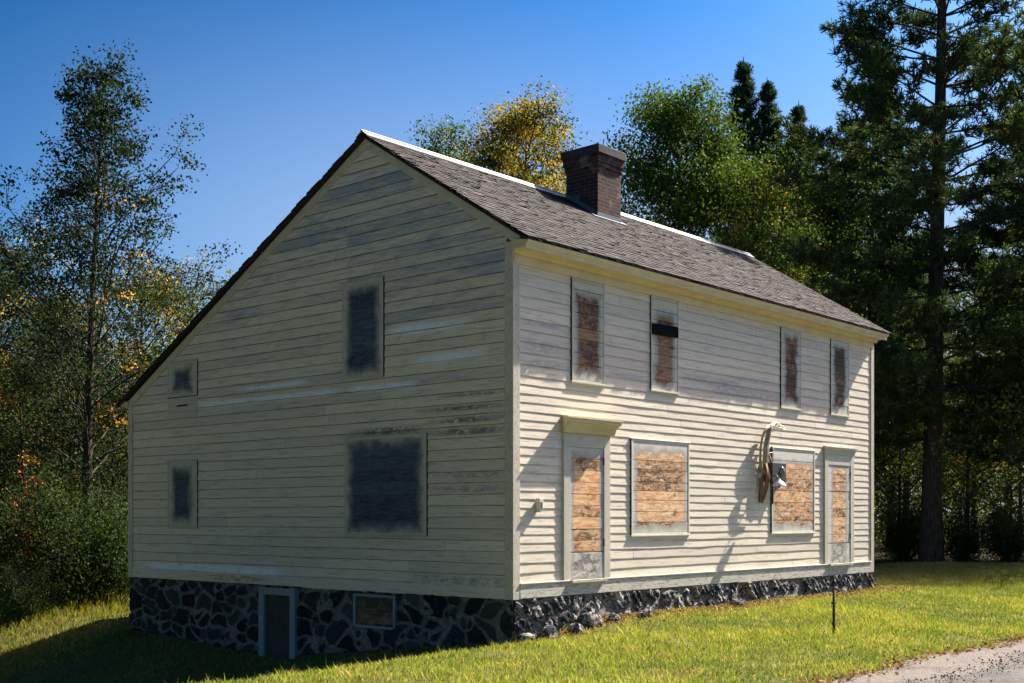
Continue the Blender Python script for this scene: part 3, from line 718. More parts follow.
for i in range(5):
    o = r.uniform(-.12, .12)
    mr.tube([(o, -.10 + o * .4, .12), (o + .05, -.16, -.12), (o * 1.1 + .03, -.13, -.34 + r.uniform(-.06, .04)), (o * .8, -.08, -.52 + r.uniform(-.08, .05))], [.03, .024, .018, .008], 6)
mr.tube([(.2, -.05, .3), (.24, -.1, .1), (.27, -.08, -.1)], .022, 6)
for i in range(3): mg.tube([(-.3 + i * .04, -.05, .0), (-.33 + i * .04, -.1, -.2), (-.30 + i * .05, -.06, -.42)], .006, 5)
mg.build('grey_cables', M['cable'], cb, smooth=True); ml.build('pale_cables', M['cable_l'], cb, smooth=True); mr.build('frayed_strands', M['rope'], cb, smooth=True)

stx, sty = 2.23, -3.78; zb = float(gz(stx, sty))
st = empty('iron_stake', (stx, sty, zb)); tag(st, 'thin dark iron stake standing in the lit grass in front of the house', 'stake')
MB().tube([(0, 0, -.2), (.0, 0, .3), (.006, 0, .62)], [.019, .019, .017], 8).build('rod', M['iron'], st, smooth=True)
MB().box(-.028, .028, -.024, .024, .16, .19).build('collar', M['iron'], st, bevel=.003); MB().box(-.028, .028, -.024, .024, .44, .47).build('collar', M['iron'], st, bevel=.003)

def rock(r0, seed, squash=.7):
    bm = bmesh.new(); bmesh.ops.create_icosphere(bm, subdivisions=3, radius=1.0); r = random.Random(seed)
    pl = [Vector((r.uniform(-1, 1), r.uniform(-1, 1), r.uniform(-.6, 1))).normalized() for _ in range(10)]
    for v in bm.verts:
        for p in pl:
            d = v.co.dot(p)
            if d > .74: v.co -= p * (d - .74)
        v.co = Vector((v.co.x * r0, v.co.y * r0 * .8, v.co.z * r0 * squash)) * (1 + r.uniform(-.02, .02))
    me = bpy.data.meshes.new('fallen_stone'); bm.to_mesh(me); bm.free()
    for a, v in (('mortar', 0.0), ('tone', .35)):
        at = me.attributes.new(a, 'FLOAT', 'POINT'); at.data.foreach_set('value', [v] * len(me.vertices))
    me.materials.append(M['stone_f']); return me
for i, (x, y, s, txt) in enumerate(((.30, -.40, .20, 'lime splashed stone lying against the foundation nearest the near corner'), (.80, -.50, .15, 'second fallen stone from the near corner, small and dark'),
                       (1.25, -.42, .22, 'largest fallen stone below the hooded door'), (1.72, -.50, .13, 'pale fallen stone just right of the largest one'), (2.2, -.70, .11, 'small fallen stone out in the grass below the hooded door'),
                       (2.9, -.30, .13, 'fallen stone below the wide window next to the hooded door'), (5.6, -.30, .14, 'fallen stone lying alone below the middle of the front wall'), (-.05, -.30, .16, 'dark fallen stone at the very corner of the foundation'))):
    o = link('fallen_stone', rock(s, i), None, (x, y, float(gz(x, y)) + s * .38), i * 1.3)
    tag(o, txt, 'stone', 'stones fallen from the foundation')

# ------------------------------------------------------------------ vegetation
def quads_at(C, size, r, flat=0.0, aspect=0.62, up=None):
    """leaf quads (diamond) at C with random orientation"""
    n = len(C); a = r.normal(size=(n, 3)); a[:, 2] *= (1 - flat) ; a /= np.linalg.norm(a, axis=1)[:, None] + 1e-9
    b = r.normal(size=(n, 3)); b -= a * (a * b).sum(1)[:, None]; b /= np.linalg.norm(b, axis=1)[:, None] + 1e-9
    s = (size * r.uniform(.6, 1.25, n))[:, None]; w = s * aspect * .5
    V = np.stack([C, C + a * s * .5 + b * w, C + a * s, C + a * s * .5 - b * w], 1).reshape(-1, 3)
    F = np.arange(n * 4).reshape(n, 4); return V, F
def tubes_np(paths, nseg=5):
    V = []; F = []; b0 = 0
    ang = np.arange(nseg) * 2 * np.pi / nseg
    for pts, rad in paths:
        pts = np.asarray(pts); rad = np.asarray(rad); m = len(pts)
        d = np.gradient(pts, axis=0); d /= np.linalg.norm(d, axis=1)[:, None] + 1e-9
        ref = np.array([.31, .17, .93]) if abs(d[0][2]) < .9 else np.array([.95, .2, .1])
        a = np.cross(d, ref); a /= np.linalg.norm(a, axis=1)[:, None] + 1e-9; b = np.cross(d, a)
        ring = pts[:, None] + (a[:, None] * np.cos(ang)[None, :, None] + b[:, None] * np.sin(ang)[None, :, None]) * rad[:, None, None]
        V.append(ring.reshape(-1, 3))
        i = b0 + np.arange(m - 1)[:, None] * nseg + np.arange(nseg)[None]; j = b0 + np.arange(m - 1)[:, None] * nseg + (np.arange(nseg)[None] + 1) % nseg
        F.append(np.stack([i, j, j + nseg, i + nseg], -1).reshape(-1, 4)); b0 += m * nseg
    return np.concatenate(V), np.concatenate(F)
def curve(p0, d0, ln, r, n=6, droop=0.0, wander=.12):
    p = np.array(p0, float); d = np.array(d0, float); d /= np.linalg.norm(d); out = [p.copy()]
    for i in range(n):
        d = d + r.normal(0, wander, 3); d[2] -= droop / n; d /= np.linalg.norm(d); p = p + d * ln / n; out.append(p.copy())
    return np.array(out)
GREENS = {'deep': ((.010, .022, .009), (.030, .048, .018)), 'bright': ((.06, .10, .02), (.16, .19, .05)), 'maple': ((.036, .074, .015), (.095, .15, .028)), 'dark': ((.018, .036, .014), (.050, .078, .026)), 'olive': ((.025, .042, .012), (.075, .09, .022)),
          'yellow': ((.22, .20, .03), (.50, .34, .05)), 'autumn': ((.30, .10, .03), (.42, .06, .03)), 'orange': ((.50, .24, .04), (.62, .36, .06))}
def leaf_colors(nc, idx, pal, r, autumn=0.0, acol='yellow', aw=None):
    lo, hi = map(np.array, GREENS[pal]); t = r.random(nc)
    c = lo + (hi - lo) * t[:, None]
    if autumn > 0:
        m = r.random(nc) < (autumn if aw is None else autumn * aw); l2, h2 = map(np.array, GREENS[acol])
        c[m] = l2 + (h2 - l2) * r.random(m.sum())[:, None]
    cc = c[idx] * r.uniform(.8, 1.2, len(idx))[:, None] * r.uniform(.6, 1.35, nc)[idx][:, None]; return cc
def decid(seed, Ht, Rc, trunk_r, z_crown, pal='maple', n1=34, n2=7, per=46, leaf=.13, clump=.42, autumn=.0, acol='yellow', lean=.01, top=.9, spread=(0.5, 1.1), bulge=.45, aside=None, wander=.010, cone=0.0, u_in=.42, limb=.33):
    r = np.random.default_rng(seed)
    tr = curve((0, 0, -.4), (r.normal(0, lean), r.normal(0, lean), 1), Ht * .97, r, 12, 0, wander)
    paths = [(tr, np.interp(np.linspace(0, 1, 13), [0, .06, 1], [trunk_r * 1.5, trunk_r, .02]))]; cl = []
    for i in range(n1):
        t = (z_crown / Ht) + (1 - z_crown / Ht) * (i + r.random()) / n1 * .97
        q = (t * Ht * .97) / (Ht * .97) * 12; k = int(min(q, 11.99)); p0 = tr[k] + (tr[k + 1] - tr[k]) * (q - k)
        s = (t - z_crown / Ht) / (1 - z_crown / Ht); env = Rc * (np.sin(np.pi * min(1, (s ** (bulge)) * .88 + .09)) ** .8) + .12 * Rc; env *= 1 - cone * s
        az = i * 2.4 + r.normal(0, .35); up = np.interp(s, [0, 1], spread)
        d = (math.cos(az), math.sin(az), up + r.normal(0, .12)); ln = env * r.uniform(.66, 1.16) * math.sqrt(1 + up * up * .5)
        br = curve(p0, d, ln, r, 6, -.15, .12); rb = trunk_r * limb * (1 - .55 * s); paths.append((br, np.linspace(rb, .012, 7)))
        for j in range(max(3, int(n2 * (1 - cone * 1.2 * s)))):
            u = r.uniform(u_in, 1.0) * 6; k2 = int(min(u, 5.99)); b0 = br[k2] + (br[k2 + 1] - br[k2]) * (u - k2)
            dd = (br[-1] - br[0]) / ln * .6 + r.normal(0, .7, 3); l2 = ln * r.uniform(.15, .34) + .2
            tw = curve(b0, dd, l2, r, 3, 0, .2); paths.append((tw, np.linspace(rb * .35 + .004, .005, 4))); cl.append(tw[-1]); cl.append(tw[2])
        cl.append(br[-1])
    cl.append(tr[-1]); cl = np.array(cl); m = len(cl)
    leaf = leaf * .80; cnt = np.maximum(4, (per * 1.5 * r.gamma(2.2, .45, m) / 2)).astype(int); idx = np.repeat(np.arange(m), cnt)
    C = cl[idx] + np.clip(r.normal(0, 1, (len(idx), 3)), -1.6, 1.6) * clump * np.array([1, 1, .62]) * r.uniform(.6, 1.3, m)[idx][:, None]
    q_ = cl * .9 + seed; aw = 2.4 * sstep(.05, .5, np.sin(q_[:, 0] + np.sin(q_[:, 2])) * np.sin(q_[:, 1] * 1.1) * np.sin(q_[:, 2] * .9 + q_[:, 0] * .3) + .15 * r.normal(size=m)) + .12
    if aside is not None:   # the colour has turned first on one side of the crown
        aw = 1 / (1 + np.exp(-(cl[:, :2] @ np.array(aside)) * 1.6))
        aw = aw * 1.6
    col = leaf_colors(m, idx, pal, r, autumn, acol, aw)
    V, F = quads_at(C, leaf, r); cV = np.repeat(col, 4, axis=0)
    return tubes_np(paths), (V, F, cV)
def make_tree(name, seed, bark='bark', leafm='leaf', gen=None, **k):
    (tv, tf), (lv, lf, lc) = (gen or decid)(seed, **k)
    root = empty(name)
    link('trunk', np_mesh('trunk', tv, tf, M[bark], smooth=True), root)
    link('crown', np_mesh('crown', lv, lf, M[leafm], colors=lc), root)
    return root
def pine(seed, Ht=27, Rb=5.0, trunk_r=.33, z0=4.2, whorls=32, per_whorl=5, needle=.21, tufts=15, pal=((.026, .050, .024), (.072, .108, .045)), upturn=.7, nn=13, dens=1.0, taper=.62, vary=(.5, 1.15), ups=(-.08, .22, 1.0), jit=.10, sec=.5, tipr=.25):
    r = np.random.default_rng(seed); tr = curve((0, 0, -.4), (0, 0, 1), Ht, r, 12, 0, .008)
    paths = [(tr, np.interp(np.linspace(0, 1, 13), [0, .05, 1], [trunk_r * 1.35, trunk_r, .02]))]; TC = []; TD = []
    for w in range(whorls):
        s = (w + r.uniform(-.2, .2)) / whorls; z = z0 + (Ht - .12 - z0) * max(s, 0); rad = Rb * (1 - s) ** taper * (0.75 + .25 * min(1, s * 8)) + tipr
        for b in range(per_whorl):
            if r.random() > .92: continue
            az = b * 2 * np.pi / per_whorl + w * 1.1 + r.normal(0, .25); ln = rad * r.uniform(*vary)
            q = z / Ht * 12; k = int(min(q, 11.9)); p0 = tr[k] + (tr[k + 1] - tr[k]) * (q - k)
            d = np.array([math.cos(az), math.sin(az), np.interp(s, [0, .5, 1], ups)])
            br = curve(p0, d, ln, r, 7, -upturn * .35, .05); paths.append((br, np.linspace(.034 * (1 - s * .6) + .014, .014, 8)))
            ns = int(tufts * (ln / Rb + .35) * dens)
            for j in range(ns):
                u = (r.uniform(.22, 1.0) ** .8) * 7; k2 = int(min(u, 6.99)); c0 = br[k2] + (br[k2 + 1] - br[k2]) * (u - k2)
                dirb = br[min(k2 + 1, 7)] - br[k2]; dirb /= np.linalg.norm(dirb); side = np.cross(dirb, (0, 0, 1)) * (1 if r.random() < .5 else -1)
                d2 = dirb * .8 + side * r.uniform(.3, 1.0) + np.array([0, 0, r.uniform(-.08, .25)]); d2 /= np.linalg.norm(d2); l2 = (1.1 - u / 7 * .75) * ln * sec * r.uniform(.6, 1.2) + .15 * min(1, ln)
                nt = max(2, int(l2 / .13)); 
                for q2 in range(nt):
                    TC.append(c0 + d2 * l2 * (q2 + 1) / nt + r.normal(0, jit, 3)); TD.append(d2)
                if l2 > .5: paths.append((np.array([c0, c0 + d2 * l2 * .95]), np.array([.012, .004])))
    TC = np.array(TC); TD = np.array(TD); m = len(TC); idx = np.repeat(np.arange(m), nn)
    a = TD[idx] * .55 + r.normal(0, .62, (len(idx), 3)) + np.array([0, 0, .22]); a /= np.linalg.norm(a, axis=1)[:, None]
    b = r.normal(size=a.shape); b -= a * (a * b).sum(1)[:, None]; b /= np.linalg.norm(b, axis=1)[:, None]
    ln = (needle * r.uniform(.7, 1.2, len(idx)))[:, None]; c = TC[idx]; w = ln * .075
    V = np.stack([c - b * w, c + b * w, c + a * ln + b * w * .7, c + a * ln - b * w * .7], 1).reshape(-1, 3)
    lo, hi = map(np.array, pal); col = (lo + (hi - lo) * r.random(m)[:, None])[idx] * r.uniform(.7, 1.35, len(idx))[:, None]
    return tubes_np(paths), (V, np.arange(len(V)).reshape(-1, 4), np.repeat(col, 4, 0))
def spruce(seed, Ht=22, Rb=2.2):
    return pine(seed, Ht=Ht, Rb=Rb, trunk_r=.18, z0=Ht * .35, whorls=40, per_whorl=7, needle=.24, tufts=13, pal=((.020, .042, .030), (.05, .08, .05)), upturn=.1, nn=10, taper=.95, vary=(.55, 1.15), ups=(-.25, -.05, .6), jit=.08, sec=.34, tipr=.03)
def bush(seed, Ht=2.6, Rc=1.6, pal='dark', leaf=.075, n=26, per=110, autumn=0.0, acol='autumn'):
    r = np.random.default_rng(seed); paths = []; cl = []
    for i in range(n):
        az = r.uniform(0, 6.28); sp = r.uniform(.1, 1.0); d = (math.cos(az) * sp, math.sin(az) * sp, 1.0); br = curve((r.normal(0, .12), r.normal(0, .12), -.1), d, Ht * r.uniform(.6, 1.12), r, 6, .25, .14)
        br[:, :2] *= (Rc / Ht * 1.3); paths.append((br, np.linspace(.03, .006, 7)))
        for j in range(7): u = r.uniform(1.0, 5.99); k = int(u); cl.append(br[k] + (br[k + 1] - br[k]) * (u - k) + r.normal(0, .15, 3))
        cl.append(br[-1])
    cl = np.array(cl); m = len(cl); cl[:, 2] = np.maximum(cl[:, 2], .15); idx = np.repeat(np.arange(m), np.maximum(5, (per * r.gamma(2, .5, m) * .5)).astype(int))
    C = cl[idx] + r.normal(0, .24, (len(idx), 3)); C[:, 2] = np.abs(C[:, 2]); col = leaf_colors(m, idx, pal, r, autumn, acol); V, F = quads_at(C, leaf, r)
    return tubes_np(paths), (V, F, np.repeat(col, 4, 0))
def put(o, px, d, rz=0, sc=1.0, label=None, cat='tree', group=None):
    x, y = P((px - 512) / 1213.5, d); o.location = (x, y, float(gz(x, y))); o.rotation_euler = (0, 0, rz); o.scale = (sc,) * 3
    tag(o, label, cat, group); return o
def copy_tree(o, name=None):
    c = o.copy(); COL.objects.link(c)
    for chd in o.children:
        k = chd.copy(); COL.objects.link(k); k.parent = c
    return c
# left side
t = make_tree('slender_tree', 101, 'bark', 'leaf', Ht=16.2, Rc=4.3, trunk_r=.18, z_crown=3.2, pal='deep', n1=74, n2=11, per=38, leaf=.14, clump=.24, autumn=.03, acol='orange', spread=(.5, 1.2), bulge=.45, cone=.45, u_in=.2, limb=.2)
put(t, 87, 36, label='tall slender tree with sparse leaves standing dark against the sky left of the house')
dense = make_tree('broadleaf_tree', 103, Ht=12.2, Rc=4.2, trunk_r=.2, z_crown=1.6, pal='dark', n1=44, n2=7, per=52, leaf=.15, clump=.42, autumn=.05, acol='orange')
put(dense, 0, 44, label='dense dark broadleaf tree at the left edge of the picture')
yel = make_tree('yellowing_tree', 105, Ht=11.6, Rc=3.6, trunk_r=.16, z_crown=1.6, pal='olive', n1=44, n2=7, per=40, leaf=.14, clump=.40, autumn=.38, acol='yellow')
put(yel, 140, 45, label='yellowing tree with golden leaves just left of the gable')
put(copy_tree(yel), 195, 50, 2.1, 1.0, label='half turned tree whose top shows over the low rear eave')
put(copy_tree(yel), 70, 50, 4.0, .92, label='yellow flecked tree behind the slender tree')
put(copy_tree(dense), -60, 47, 1.7, 1.1, label='dark tree just outside the left edge')
put(copy_tree(dense), 40, 58, 3.3, 1.0, label='dark tree far back behind the slender tree')
sap = make_tree('young_tree', 107, Ht=7.2, Rc=2.5, trunk_r=.09, z_crown=.7, pal='dark', n1=34, n2=6, per=46, leaf=.12, clump=.34, autumn=.12, acol='orange')
put(sap, 22, 38, label='young bushy tree leaning over the shrubs at the left edge')
put(copy_tree(sap), 112, 41, 2, .95, label='young tree in front of the yellowing tree beside the gable')
put(copy_tree(sap), -20, 41, 4, 1.1, label='young tree just outside the left edge')
sapr = make_tree('young_tree', 109, Ht=7.2, Rc=2.6, trunk_r=.09, z_crown=.7, pal='bright', n1=34, n2=6, per=36, leaf=.12, clump=.34, autumn=.10, acol='yellow')
put(sapr, 900, 41, 1.2, .95, label='young tree by the far corner of the house')
bu = make_tree('shrub', 111, gen=bush, leafm='leaf', Ht=3.1, Rc=1.9, pal='dark', n=34, per=130)
put(bu, 98, 28, label='dark glossy shrub next to the rear corner of the house', cat='shrub')
put(copy_tree(bu), 48, 28.5, 2, 1.0, label='dark shrub in the middle of the shrubs below the slender tree', cat='shrub')
bu2 = make_tree('shrub', 113, gen=bush, leafm='leaf', Ht=2.9, Rc=1.9, pal='dark', autumn=.09, acol='autumn')
put(bu2, -2, 27.5, label='reddening shrub at the left edge above the sunny weeds', cat='shrub')
put(copy_tree(bu), -40, 34.5, 1, 1.1, label='shrub just outside the left edge', cat='shrub')
put(copy_tree(bu), 20, 25.8, 3.1, .42, label='low round shrub in front of the reddening one', cat='shrub')
put(copy_tree(bu), 136, 29.5, 3.1, .95, label='shrub half hidden by the rear corner of the house', cat='shrub')
# trees added out of the frame at the left to shade the gable from the sky
for k, (x, y, rz, sc, txt) in enumerate(((-15.5, 5.0, 1, 1.1, 'added shade tree west of the gable, nearest the road'), (-13.5, 12.5, 2.2, 1.15, 'added shade tree west of the gable, level with the rear corner'),
                                    (-10.5, 19.5, 3.4, 1.1, 'added shade tree west of the rear yard'), (-22, -1, 4.5, 1.2, 'added shade tree left of the camera'), (-21, 10, 5.2, 1.2, 'added shade tree farthest west'))):
    c = copy_tree(dense); c.location = (x, y, float(gz(x, y))); c.rotation_euler = (0, 0, rz); c.scale = (sc,) * 3; tag(c, txt, 'tree')
# behind the roof
t = make_tree('maple_tree', 121, Ht=17.8, Rc=3.9, trunk_r=.22, z_crown=6, pal='olive', n1=60, n2=8, per=64, leaf=.15, clump=.38, autumn=3.0, acol='yellow')
put(t, 508, 48, label='golden maple rising behind the roof left of the chimney')
t = make_tree('maple_tree', 122, Ht=17.2, Rc=2.9, trunk_r=.2, z_crown=7, pal='maple', n1=44, n2=7, per=56, leaf=.15, clump=.40, autumn=.08)
put(t, 463, 50, label='small green maple top beside the golden maple')
gm = make_tree('maple_tree', 123, Ht=15.6, Rc=4.1, trunk_r=.26, z_crown=4.5, pal='maple', n1=80, n2=9, per=62, leaf=.15, clump=.42, autumn=.04, spread=(.3, .9))
put(gm, 682, 41, label='large round green maple right of the chimney')
t = make_tree('maple_tree', 125, Ht=13.2, Rc=3.0, trunk_r=.18, z_crown=3.5, pal='maple', n1=44, n2=7, per=44, leaf=.14, clump=.40, autumn=.14, acol='yellow')
put(t, 748, 40, label='lower green maple with yellow sprays at the end of the ridge')
put(copy_tree(t), 800, 47, 2.2, 1.15, label='green maple behind the far end of the roof')
sp = make_tree('spruce_tree', 131, gen=spruce, leafm='needle', Ht=24.8, Rb=3.4)
put(sp, 754, 60, label='tallest of the three narrow spruces behind the maples')
put(copy_tree(sp), 772, 61, 2, .955, label='middle one of the three narrow spruces')
put(copy_tree(sp), 785, 60, 4, .90, label='right one of the three narrow spruces')
# right side
t = make_tree('broadleaf_tree', 141, Ht=14.6, Rc=3.4, trunk_r=.2, z_crown=2.5, pal='maple', n1=48, n2=7, per=36, leaf=.13, clump=.42, autumn=.10, acol='autumn')
put(t, 848, 43, label='leafy tree with a few red leaves between the roof end and the big pine')
lb = t
wp = make_tree('white_pine', 151, gen=pine, leafm='needle')
put(wp, 932, 37, label='big white pine with a straight dark trunk right of the house')
wp2 = make_tree('white_pine', 152, gen=pine, leafm='needle', Ht=18.8, Rb=3.2, trunk_r=.22, z0=4, whorls=24, tufts=18)
put(wp2, 866, 45, 1, 1, label='smaller pine whose top shows left of the big white pine')
put(copy_tree(wp2), 1042, 40, 2.6, .98, label='pine at the right edge of the picture')
put(copy_tree(lb), 905, 50, 2.4, .85, label='reddish flecked tree behind the trunk of the big pine')
put(copy_tree(lb), 975, 47, 4.4, .8, label='broadleaf tree between the big pine and the right edge')
put(copy_tree(dense), 890, 56, .6, 1.05, label='dark tree deep in the woods beside the far corner of the house')
put(copy_tree(dense), 1010, 58, 2.6, 1.15, label='dark tree deep in the woods at the right edge')
put(copy_tree(sapr), 1092, 35.5, 5, 1.45, label='young tree cut by the right edge of the picture')
put(copy_tree(lb), 1190, 40, 3.6, 1.2, label='tree well outside the right edge')
put(copy_tree(lb), 1125, 33, .6, .72, label='low tree just outside the right edge, in front of the taller ones')
put(copy_tree(sapr), 968, 41, 2.9, .9, label='young tree right of the pine trunk')
put(copy_tree(sapr), 1020, 42, 5, 1.0, label='young tree at the right edge of the picture')
put(copy_tree(bu), 905, 39, .3, .8, label='shrub in the shade by the far corner of the house', cat='shrub')
put(copy_tree(bu), 962, 38, 1.3, .7, label='shrub in the shade just right of the pine trunk', cat='shrub')
put(copy_tree(bu), 1008, 37, 2.3, .75, label='shrub in the shade at the right edge of the picture', cat='shrub')
# far-off woods as one mass
r = np.random.default_rng(900); n = 5200
d = r.uniform(60, 95, n); u = r.uniform(-.62, .66, n); X = CAM[0] + d * (FWD[0] + u * RGT[0]); Y = CAM[1] + d * (FWD[1] + u * RGT[1])
hz = 10.5 + 2.0 * np.sin(u * 21) + 1.5 * np.sin(u * 47 + 1); Z = -0.4 + hz * r.random(n) ** .9
idx = np.repeat(np.arange(n), 34); C = np.stack([X, Y, Z], 1)[idx] + r.normal(0, .75, (n * 34, 3))
V, F = quads_at(C, .30, r); col = leaf_colors(n, idx, 'bright', r, .08, 'yellow')
tag(link('distant_woods', np_mesh('distant_woods', V, F, M['leaf'], colors=np.repeat(col, 4, 0))), kind='stuff')

# ------------------------------------------------------------------ grass
def blades(name, X, Y, h, w, col, r, lean=.5):
    n = len(X); Z = gz(X, Y); az = r.uniform(0, 6.28, n); b = np.stack([np.cos(az), np.sin(az), np.zeros(n)], 1) * (w * .5)[:, None]
    lz = r.uniform(0, 6.28, n); l = np.stack([np.cos(lz), np.sin(lz), np.zeros(n)], 1) * (h * lean * r.random(n))[:, None]
    B = np.stack([X, Y, Z - .005], 1); T = B + l + np.stack([0 * h, 0 * h, h], 1); Mi = B + l * .35 + np.stack([0 * h, 0 * h, h * .55], 1)
    V = np.stack([B - b, B + b, Mi + b * .8, T, Mi - b * .8], 1).reshape(-1, 3)
    F = np.arange(n * 5).reshape(n, 5)
    return link(name, np_mesh(name, V, F, M['grass'], colors=np.repeat(col, 5, 0)))
def inview(X, Y, m=70):
    dx, dy = X - CAM[0], Y - CAM[1]; d = dx * FWD[0] + dy * FWD[1]; u = (dx * RGT[0] + dy * RGT[1]) / d
    px = 512 + 1213.5 * u; py = 517 + 1213.5 * (CAM[2] - gz(X, Y)) / d
    return (d > 4) & (px > -m) & (px < 1024 + m) & (py < 683 + 40)
def vnoise(X, Y, s, seed):
    q = np.random.default_rng(seed); o = 0
    for k in range(5):
        a = q.uniform(0, 6.28); f = s * q.uniform(.6, 1.8); o = o + np.sin((X * math.cos(a) + Y * math.sin(a)) * f + q.uniform(0, 6.28) + 1.5 * np.sin((X * math.sin(a) - Y * math.cos(a)) * f * .7))
    return o / 5
r = np.random.default_rng(77)
n = 980000; X = r.uniform(-11, 24, n); Y = r.uniform(-5.95, 12.5, n)
keep = inview(X, Y) & ~((X > -.05) & (X < L + .05) & (Y > -.12) & (Y < W + .1)) & ~((X > 0) & (Y > 4)) & (Y > -5.72 + wav(X - 5.78) - .10 * r.random(n)) & ((Y < 3) | (r.random(n) < .3)) & ~((X > -.2) & (X < L) & (Y > -.45) & (r.random(n) < .6))
X, Y = X[keep], Y[keep]; thin = r.random(len(X)) > .75 * sstep(.25, .75, vnoise(X, Y, 3.0, 31)); X, Y = X[thin], Y[thin]; n = len(X); print('blades', n)
pt = vnoise(X, Y, 1.1, 4); p2 = vnoise(X, Y, 4.5, 5); h = (.045 + .022 * pt + .018 * p2) * r.uniform(.4, 1.6, n); h *= 1 + .55 * vnoise(X, Y, 14, 41) + .3 * vnoise(X, Y, 30, 42); h = np.clip(h, .015, .2)
tk = r.random(n) < .012; h[tk] *= 2.0
g0 = np.array([.09, .15, .03]); g1 = np.array([.32, .345, .07]); g2 = np.array([.42, .34, .17])
tt = np.clip(.55 + .75 * pt + .5 * p2 + r.normal(0, .24, n), 0, 1)[:, None]; col = g0 + (g1 - g0) * tt
dry = r.random(n) < (.16 + .30 * sstep(.1, .6, p2) + .2 * sstep(.2, .7, vnoise(X, Y, .8, 15))); dry |= (Y > -.9) & (X > -.3) & (r.random(n) < .45); col[dry] = g2 * r.uniform(.6, 1.2, dry.sum())[:, None]
col *= r.uniform(.72, 1.25, n)[:, None]; bare = (sstep(.35, .8, vnoise(X, Y, 2.0, 51)) * .8 > r.random(n)); col[bare] = np.array([.30, .235, .12]) * r.uniform(.6, 1.2, bare.sum())[:, None]; h[bare] *= .5
tag(blades('grass', X, Y, h, np.full(n, .009), col, r, .9), kind='stuff')
# weeds beyond the rear corner
n = 60000; X = r.uniform(-8, 9, n); Y = r.uniform(9.5, 23, n); k = inview(X, Y) & ~((X > -.1) & (Y < W + .2)); X, Y = X[k], Y[k]; n = len(X)
pt = vnoise(X, Y, 1.4, 8); far = sstep(12, 16, Y + .4 * X); h = (.10 + .34 * far) * (1 + .5 * pt) * r.uniform(.4, 1.3, n)
tt = np.clip(.5 + .4 * pt + r.normal(0, .3, n), 0, 1)[:, None]; col = np.array([.08, .10, .02]) * (1 - tt) + np.array([.22, .20, .04]) * tt
pk = r.random(n) < .05; col[pk] = (.30, .16, .12); tag(blades('tall_weeds', X, Y, h, np.full(n, .022), col, r, .7), kind='stuff')
# dry leaves and thatch along the foot of the front wall and the road edge
n = 5200; X = r.uniform(-.4, L, n); Y = -.12 - np.abs(r.normal(0, .32, n)); m2 = 2600
X2 = r.uniform(-6, 14, m2); Y2 = -5.80 + wav(X2 - 5.78) + r.normal(0, .10, m2); X = np.concatenate([X, X2]); Y = np.concatenate([Y, Y2])
V, F = quads_at(np.stack([X, Y, gz(X, Y) + r.uniform(.01, .05, len(X))], 1), .05, r, .8); cc = np.array([.20, .12, .06]) * r.uniform(.4, 1.6, len(X))[:, None]
tag(link('dry_leaves', np_mesh('dry_leaves', V, F, M['leaf'], colors=np.repeat(cc, 4, 0))), kind='stuff')
# loose gravel ridge between the shoulder and the asphalt
n = 5000; X = r.uniform(-6, 16, n); Y = -6.62 + .6 * wav(X - 6.62) + r.normal(0, .16, n); Z = gz(X, Y * 0 - 6.5) + .015
V, F = quads_at(np.stack([X, Y, Z], 1), .022, r, .3, 1.0); cc = np.array([.14, .12, .10]) * r.uniform(.3, 1.8, n)[:, None]
tag(link('loose_gravel', np_mesh('loose_gravel', V, F, M['bits'], colors=np.repeat(cc, 4, 0))), kind='stuff')

# ------------------------------------------------------------------ light, sky, camera
sv = Vector((1, -0.195, 1.0)).normalized()
sun = bpy.data.lights.new('sun', 'SUN'); sun.energy = 5.0; sun.angle = R(0.53); sun.color = (1.0, 0.91, 0.76)
so = bpy.data.objects.new('sun', sun); COL.objects.link(so); so.rotation_euler = (-sv).to_track_quat('-Z', 'Y').to_euler(); so.location = (30, -10, 30)
w = bpy.data.worlds.new('World'); S.world = w; w.use_nodes = True; nt = w.node_tree; bg = nt.nodes['Background']
sky = nt.nodes.new('ShaderNodeTexSky'); sky.sky_type = 'NISHITA'; sky.sun_disc = False
sky.sun_elevation = math.asin(sv.z); sky.sun_rotation = math.atan2(sv.x, sv.y); sky.altitude = 400; sky.air_density = 1.0; sky.dust_density = 2.2; sky.ozone_density = 1.5
gm_ = nt.nodes.new('ShaderNodeGamma'); gm_.inputs[1].default_value = 2.4; pre = nt.nodes.new('ShaderNodeVectorMath'); pre.operation = 'SCALE'; pre.inputs[3].default_value = 0.2
hs = nt.nodes.new('ShaderNodeHueSaturation'); hs.inputs['Hue'].default_value = 0.487; hs.inputs['Saturation'].default_value = 1.25; hs.inputs['Value'].default_value = 4.5
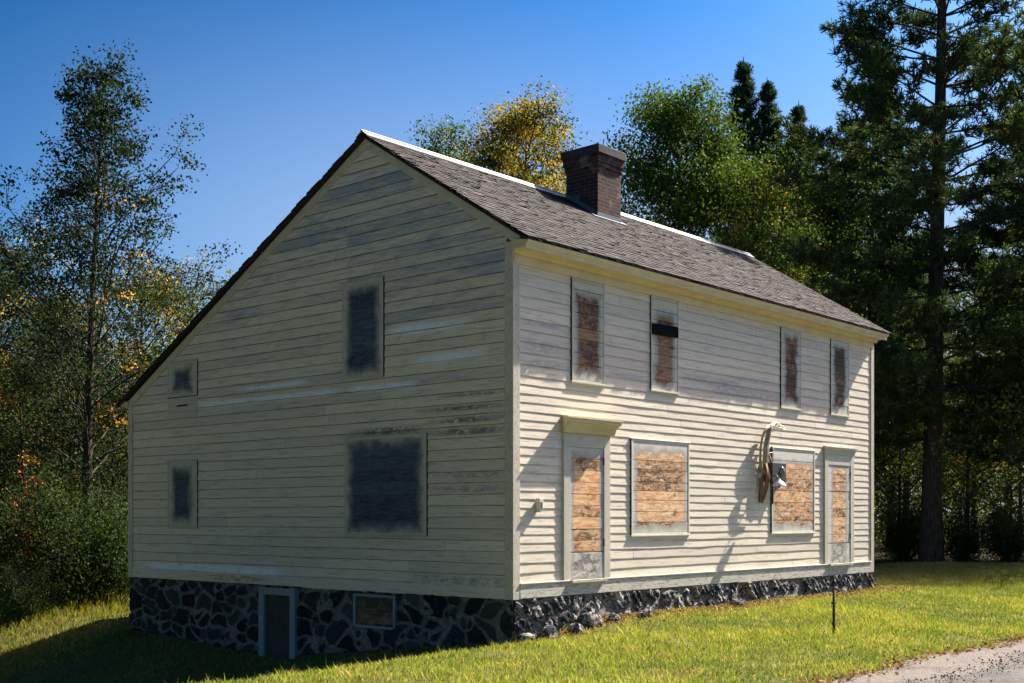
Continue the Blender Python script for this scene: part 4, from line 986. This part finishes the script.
nt.links.new(sky.outputs[0], pre.inputs[0]); nt.links.new(pre.outputs[0], gm_.inputs[0]); nt.links.new(gm_.outputs[0], hs.inputs['Color']); 
# haze whitening the low sky towards the sun
tcw = nt.nodes.new('ShaderNodeTexCoord'); sx = nt.nodes.new('ShaderNodeSeparateXYZ'); nt.links.new(tcw.outputs['Generated'], sx.inputs[0])
dp = nt.nodes.new('ShaderNodeVectorMath'); dp.operation = 'DOT_PRODUCT'; nt.links.new(tcw.outputs['Generated'], dp.inputs[0]); dp.inputs[1].default_value = (.981, -.191, 0)
def mrw(src, a, b, lo, hi):
    n_ = nt.nodes.new('ShaderNodeMapRange'); n_.interpolation_type = 'SMOOTHSTEP'; nt.links.new(src, n_.inputs[0])
    for i_, v_ in zip((1, 2, 3, 4), (a, b, lo, hi)): n_.inputs[i_].default_value = v_
    return n_.outputs[0]
mm = nt.nodes.new('ShaderNodeMath'); mm.operation = 'MULTIPLY'; nt.links.new(mrw(sx.outputs[2], .14, .48, .95, 0), mm.inputs[0]); nt.links.new(mrw(dp.outputs['Value'], .06, .62, 0, 1), mm.inputs[1])
mxw = nt.nodes.new('ShaderNodeMix'); mxw.data_type = 'RGBA'; nt.links.new(mm.outputs[0], mxw.inputs[0]); nt.links.new(hs.outputs[0], mxw.inputs[6]); mxw.inputs[7].default_value = (3.2, 4.15, 5.9, 1)
nt.links.new(mxw.outputs[2], bg.inputs[0]); bg.inputs[1].default_value = 0.05
cam = bpy.data.cameras.new('camera'); co = bpy.data.objects.new('camera', cam); COL.objects.link(co); S.camera = co
co.location = CAM; co.rotation_euler = (R(90), 0, -YAW); cam.sensor_width = 36; cam.lens = 36 * 1213.5 / 1024; cam.shift_y = 175.5 / 1024; cam.clip_end = 6000
S.view_settings.view_transform = 'Standard'; S.view_settings.look = 'None'; S.view_settings.gamma = 1; S.view_settings.exposure = 1.55
S.render.engine = 'CYCLES'; S.cycles.use_denoising = True; S.cycles.max_bounces = 6; S.cycles.transmission_bounces = 4; S.cycles.diffuse_bounces = 4
S.render.resolution_x = 1024; S.render.resolution_y = 683
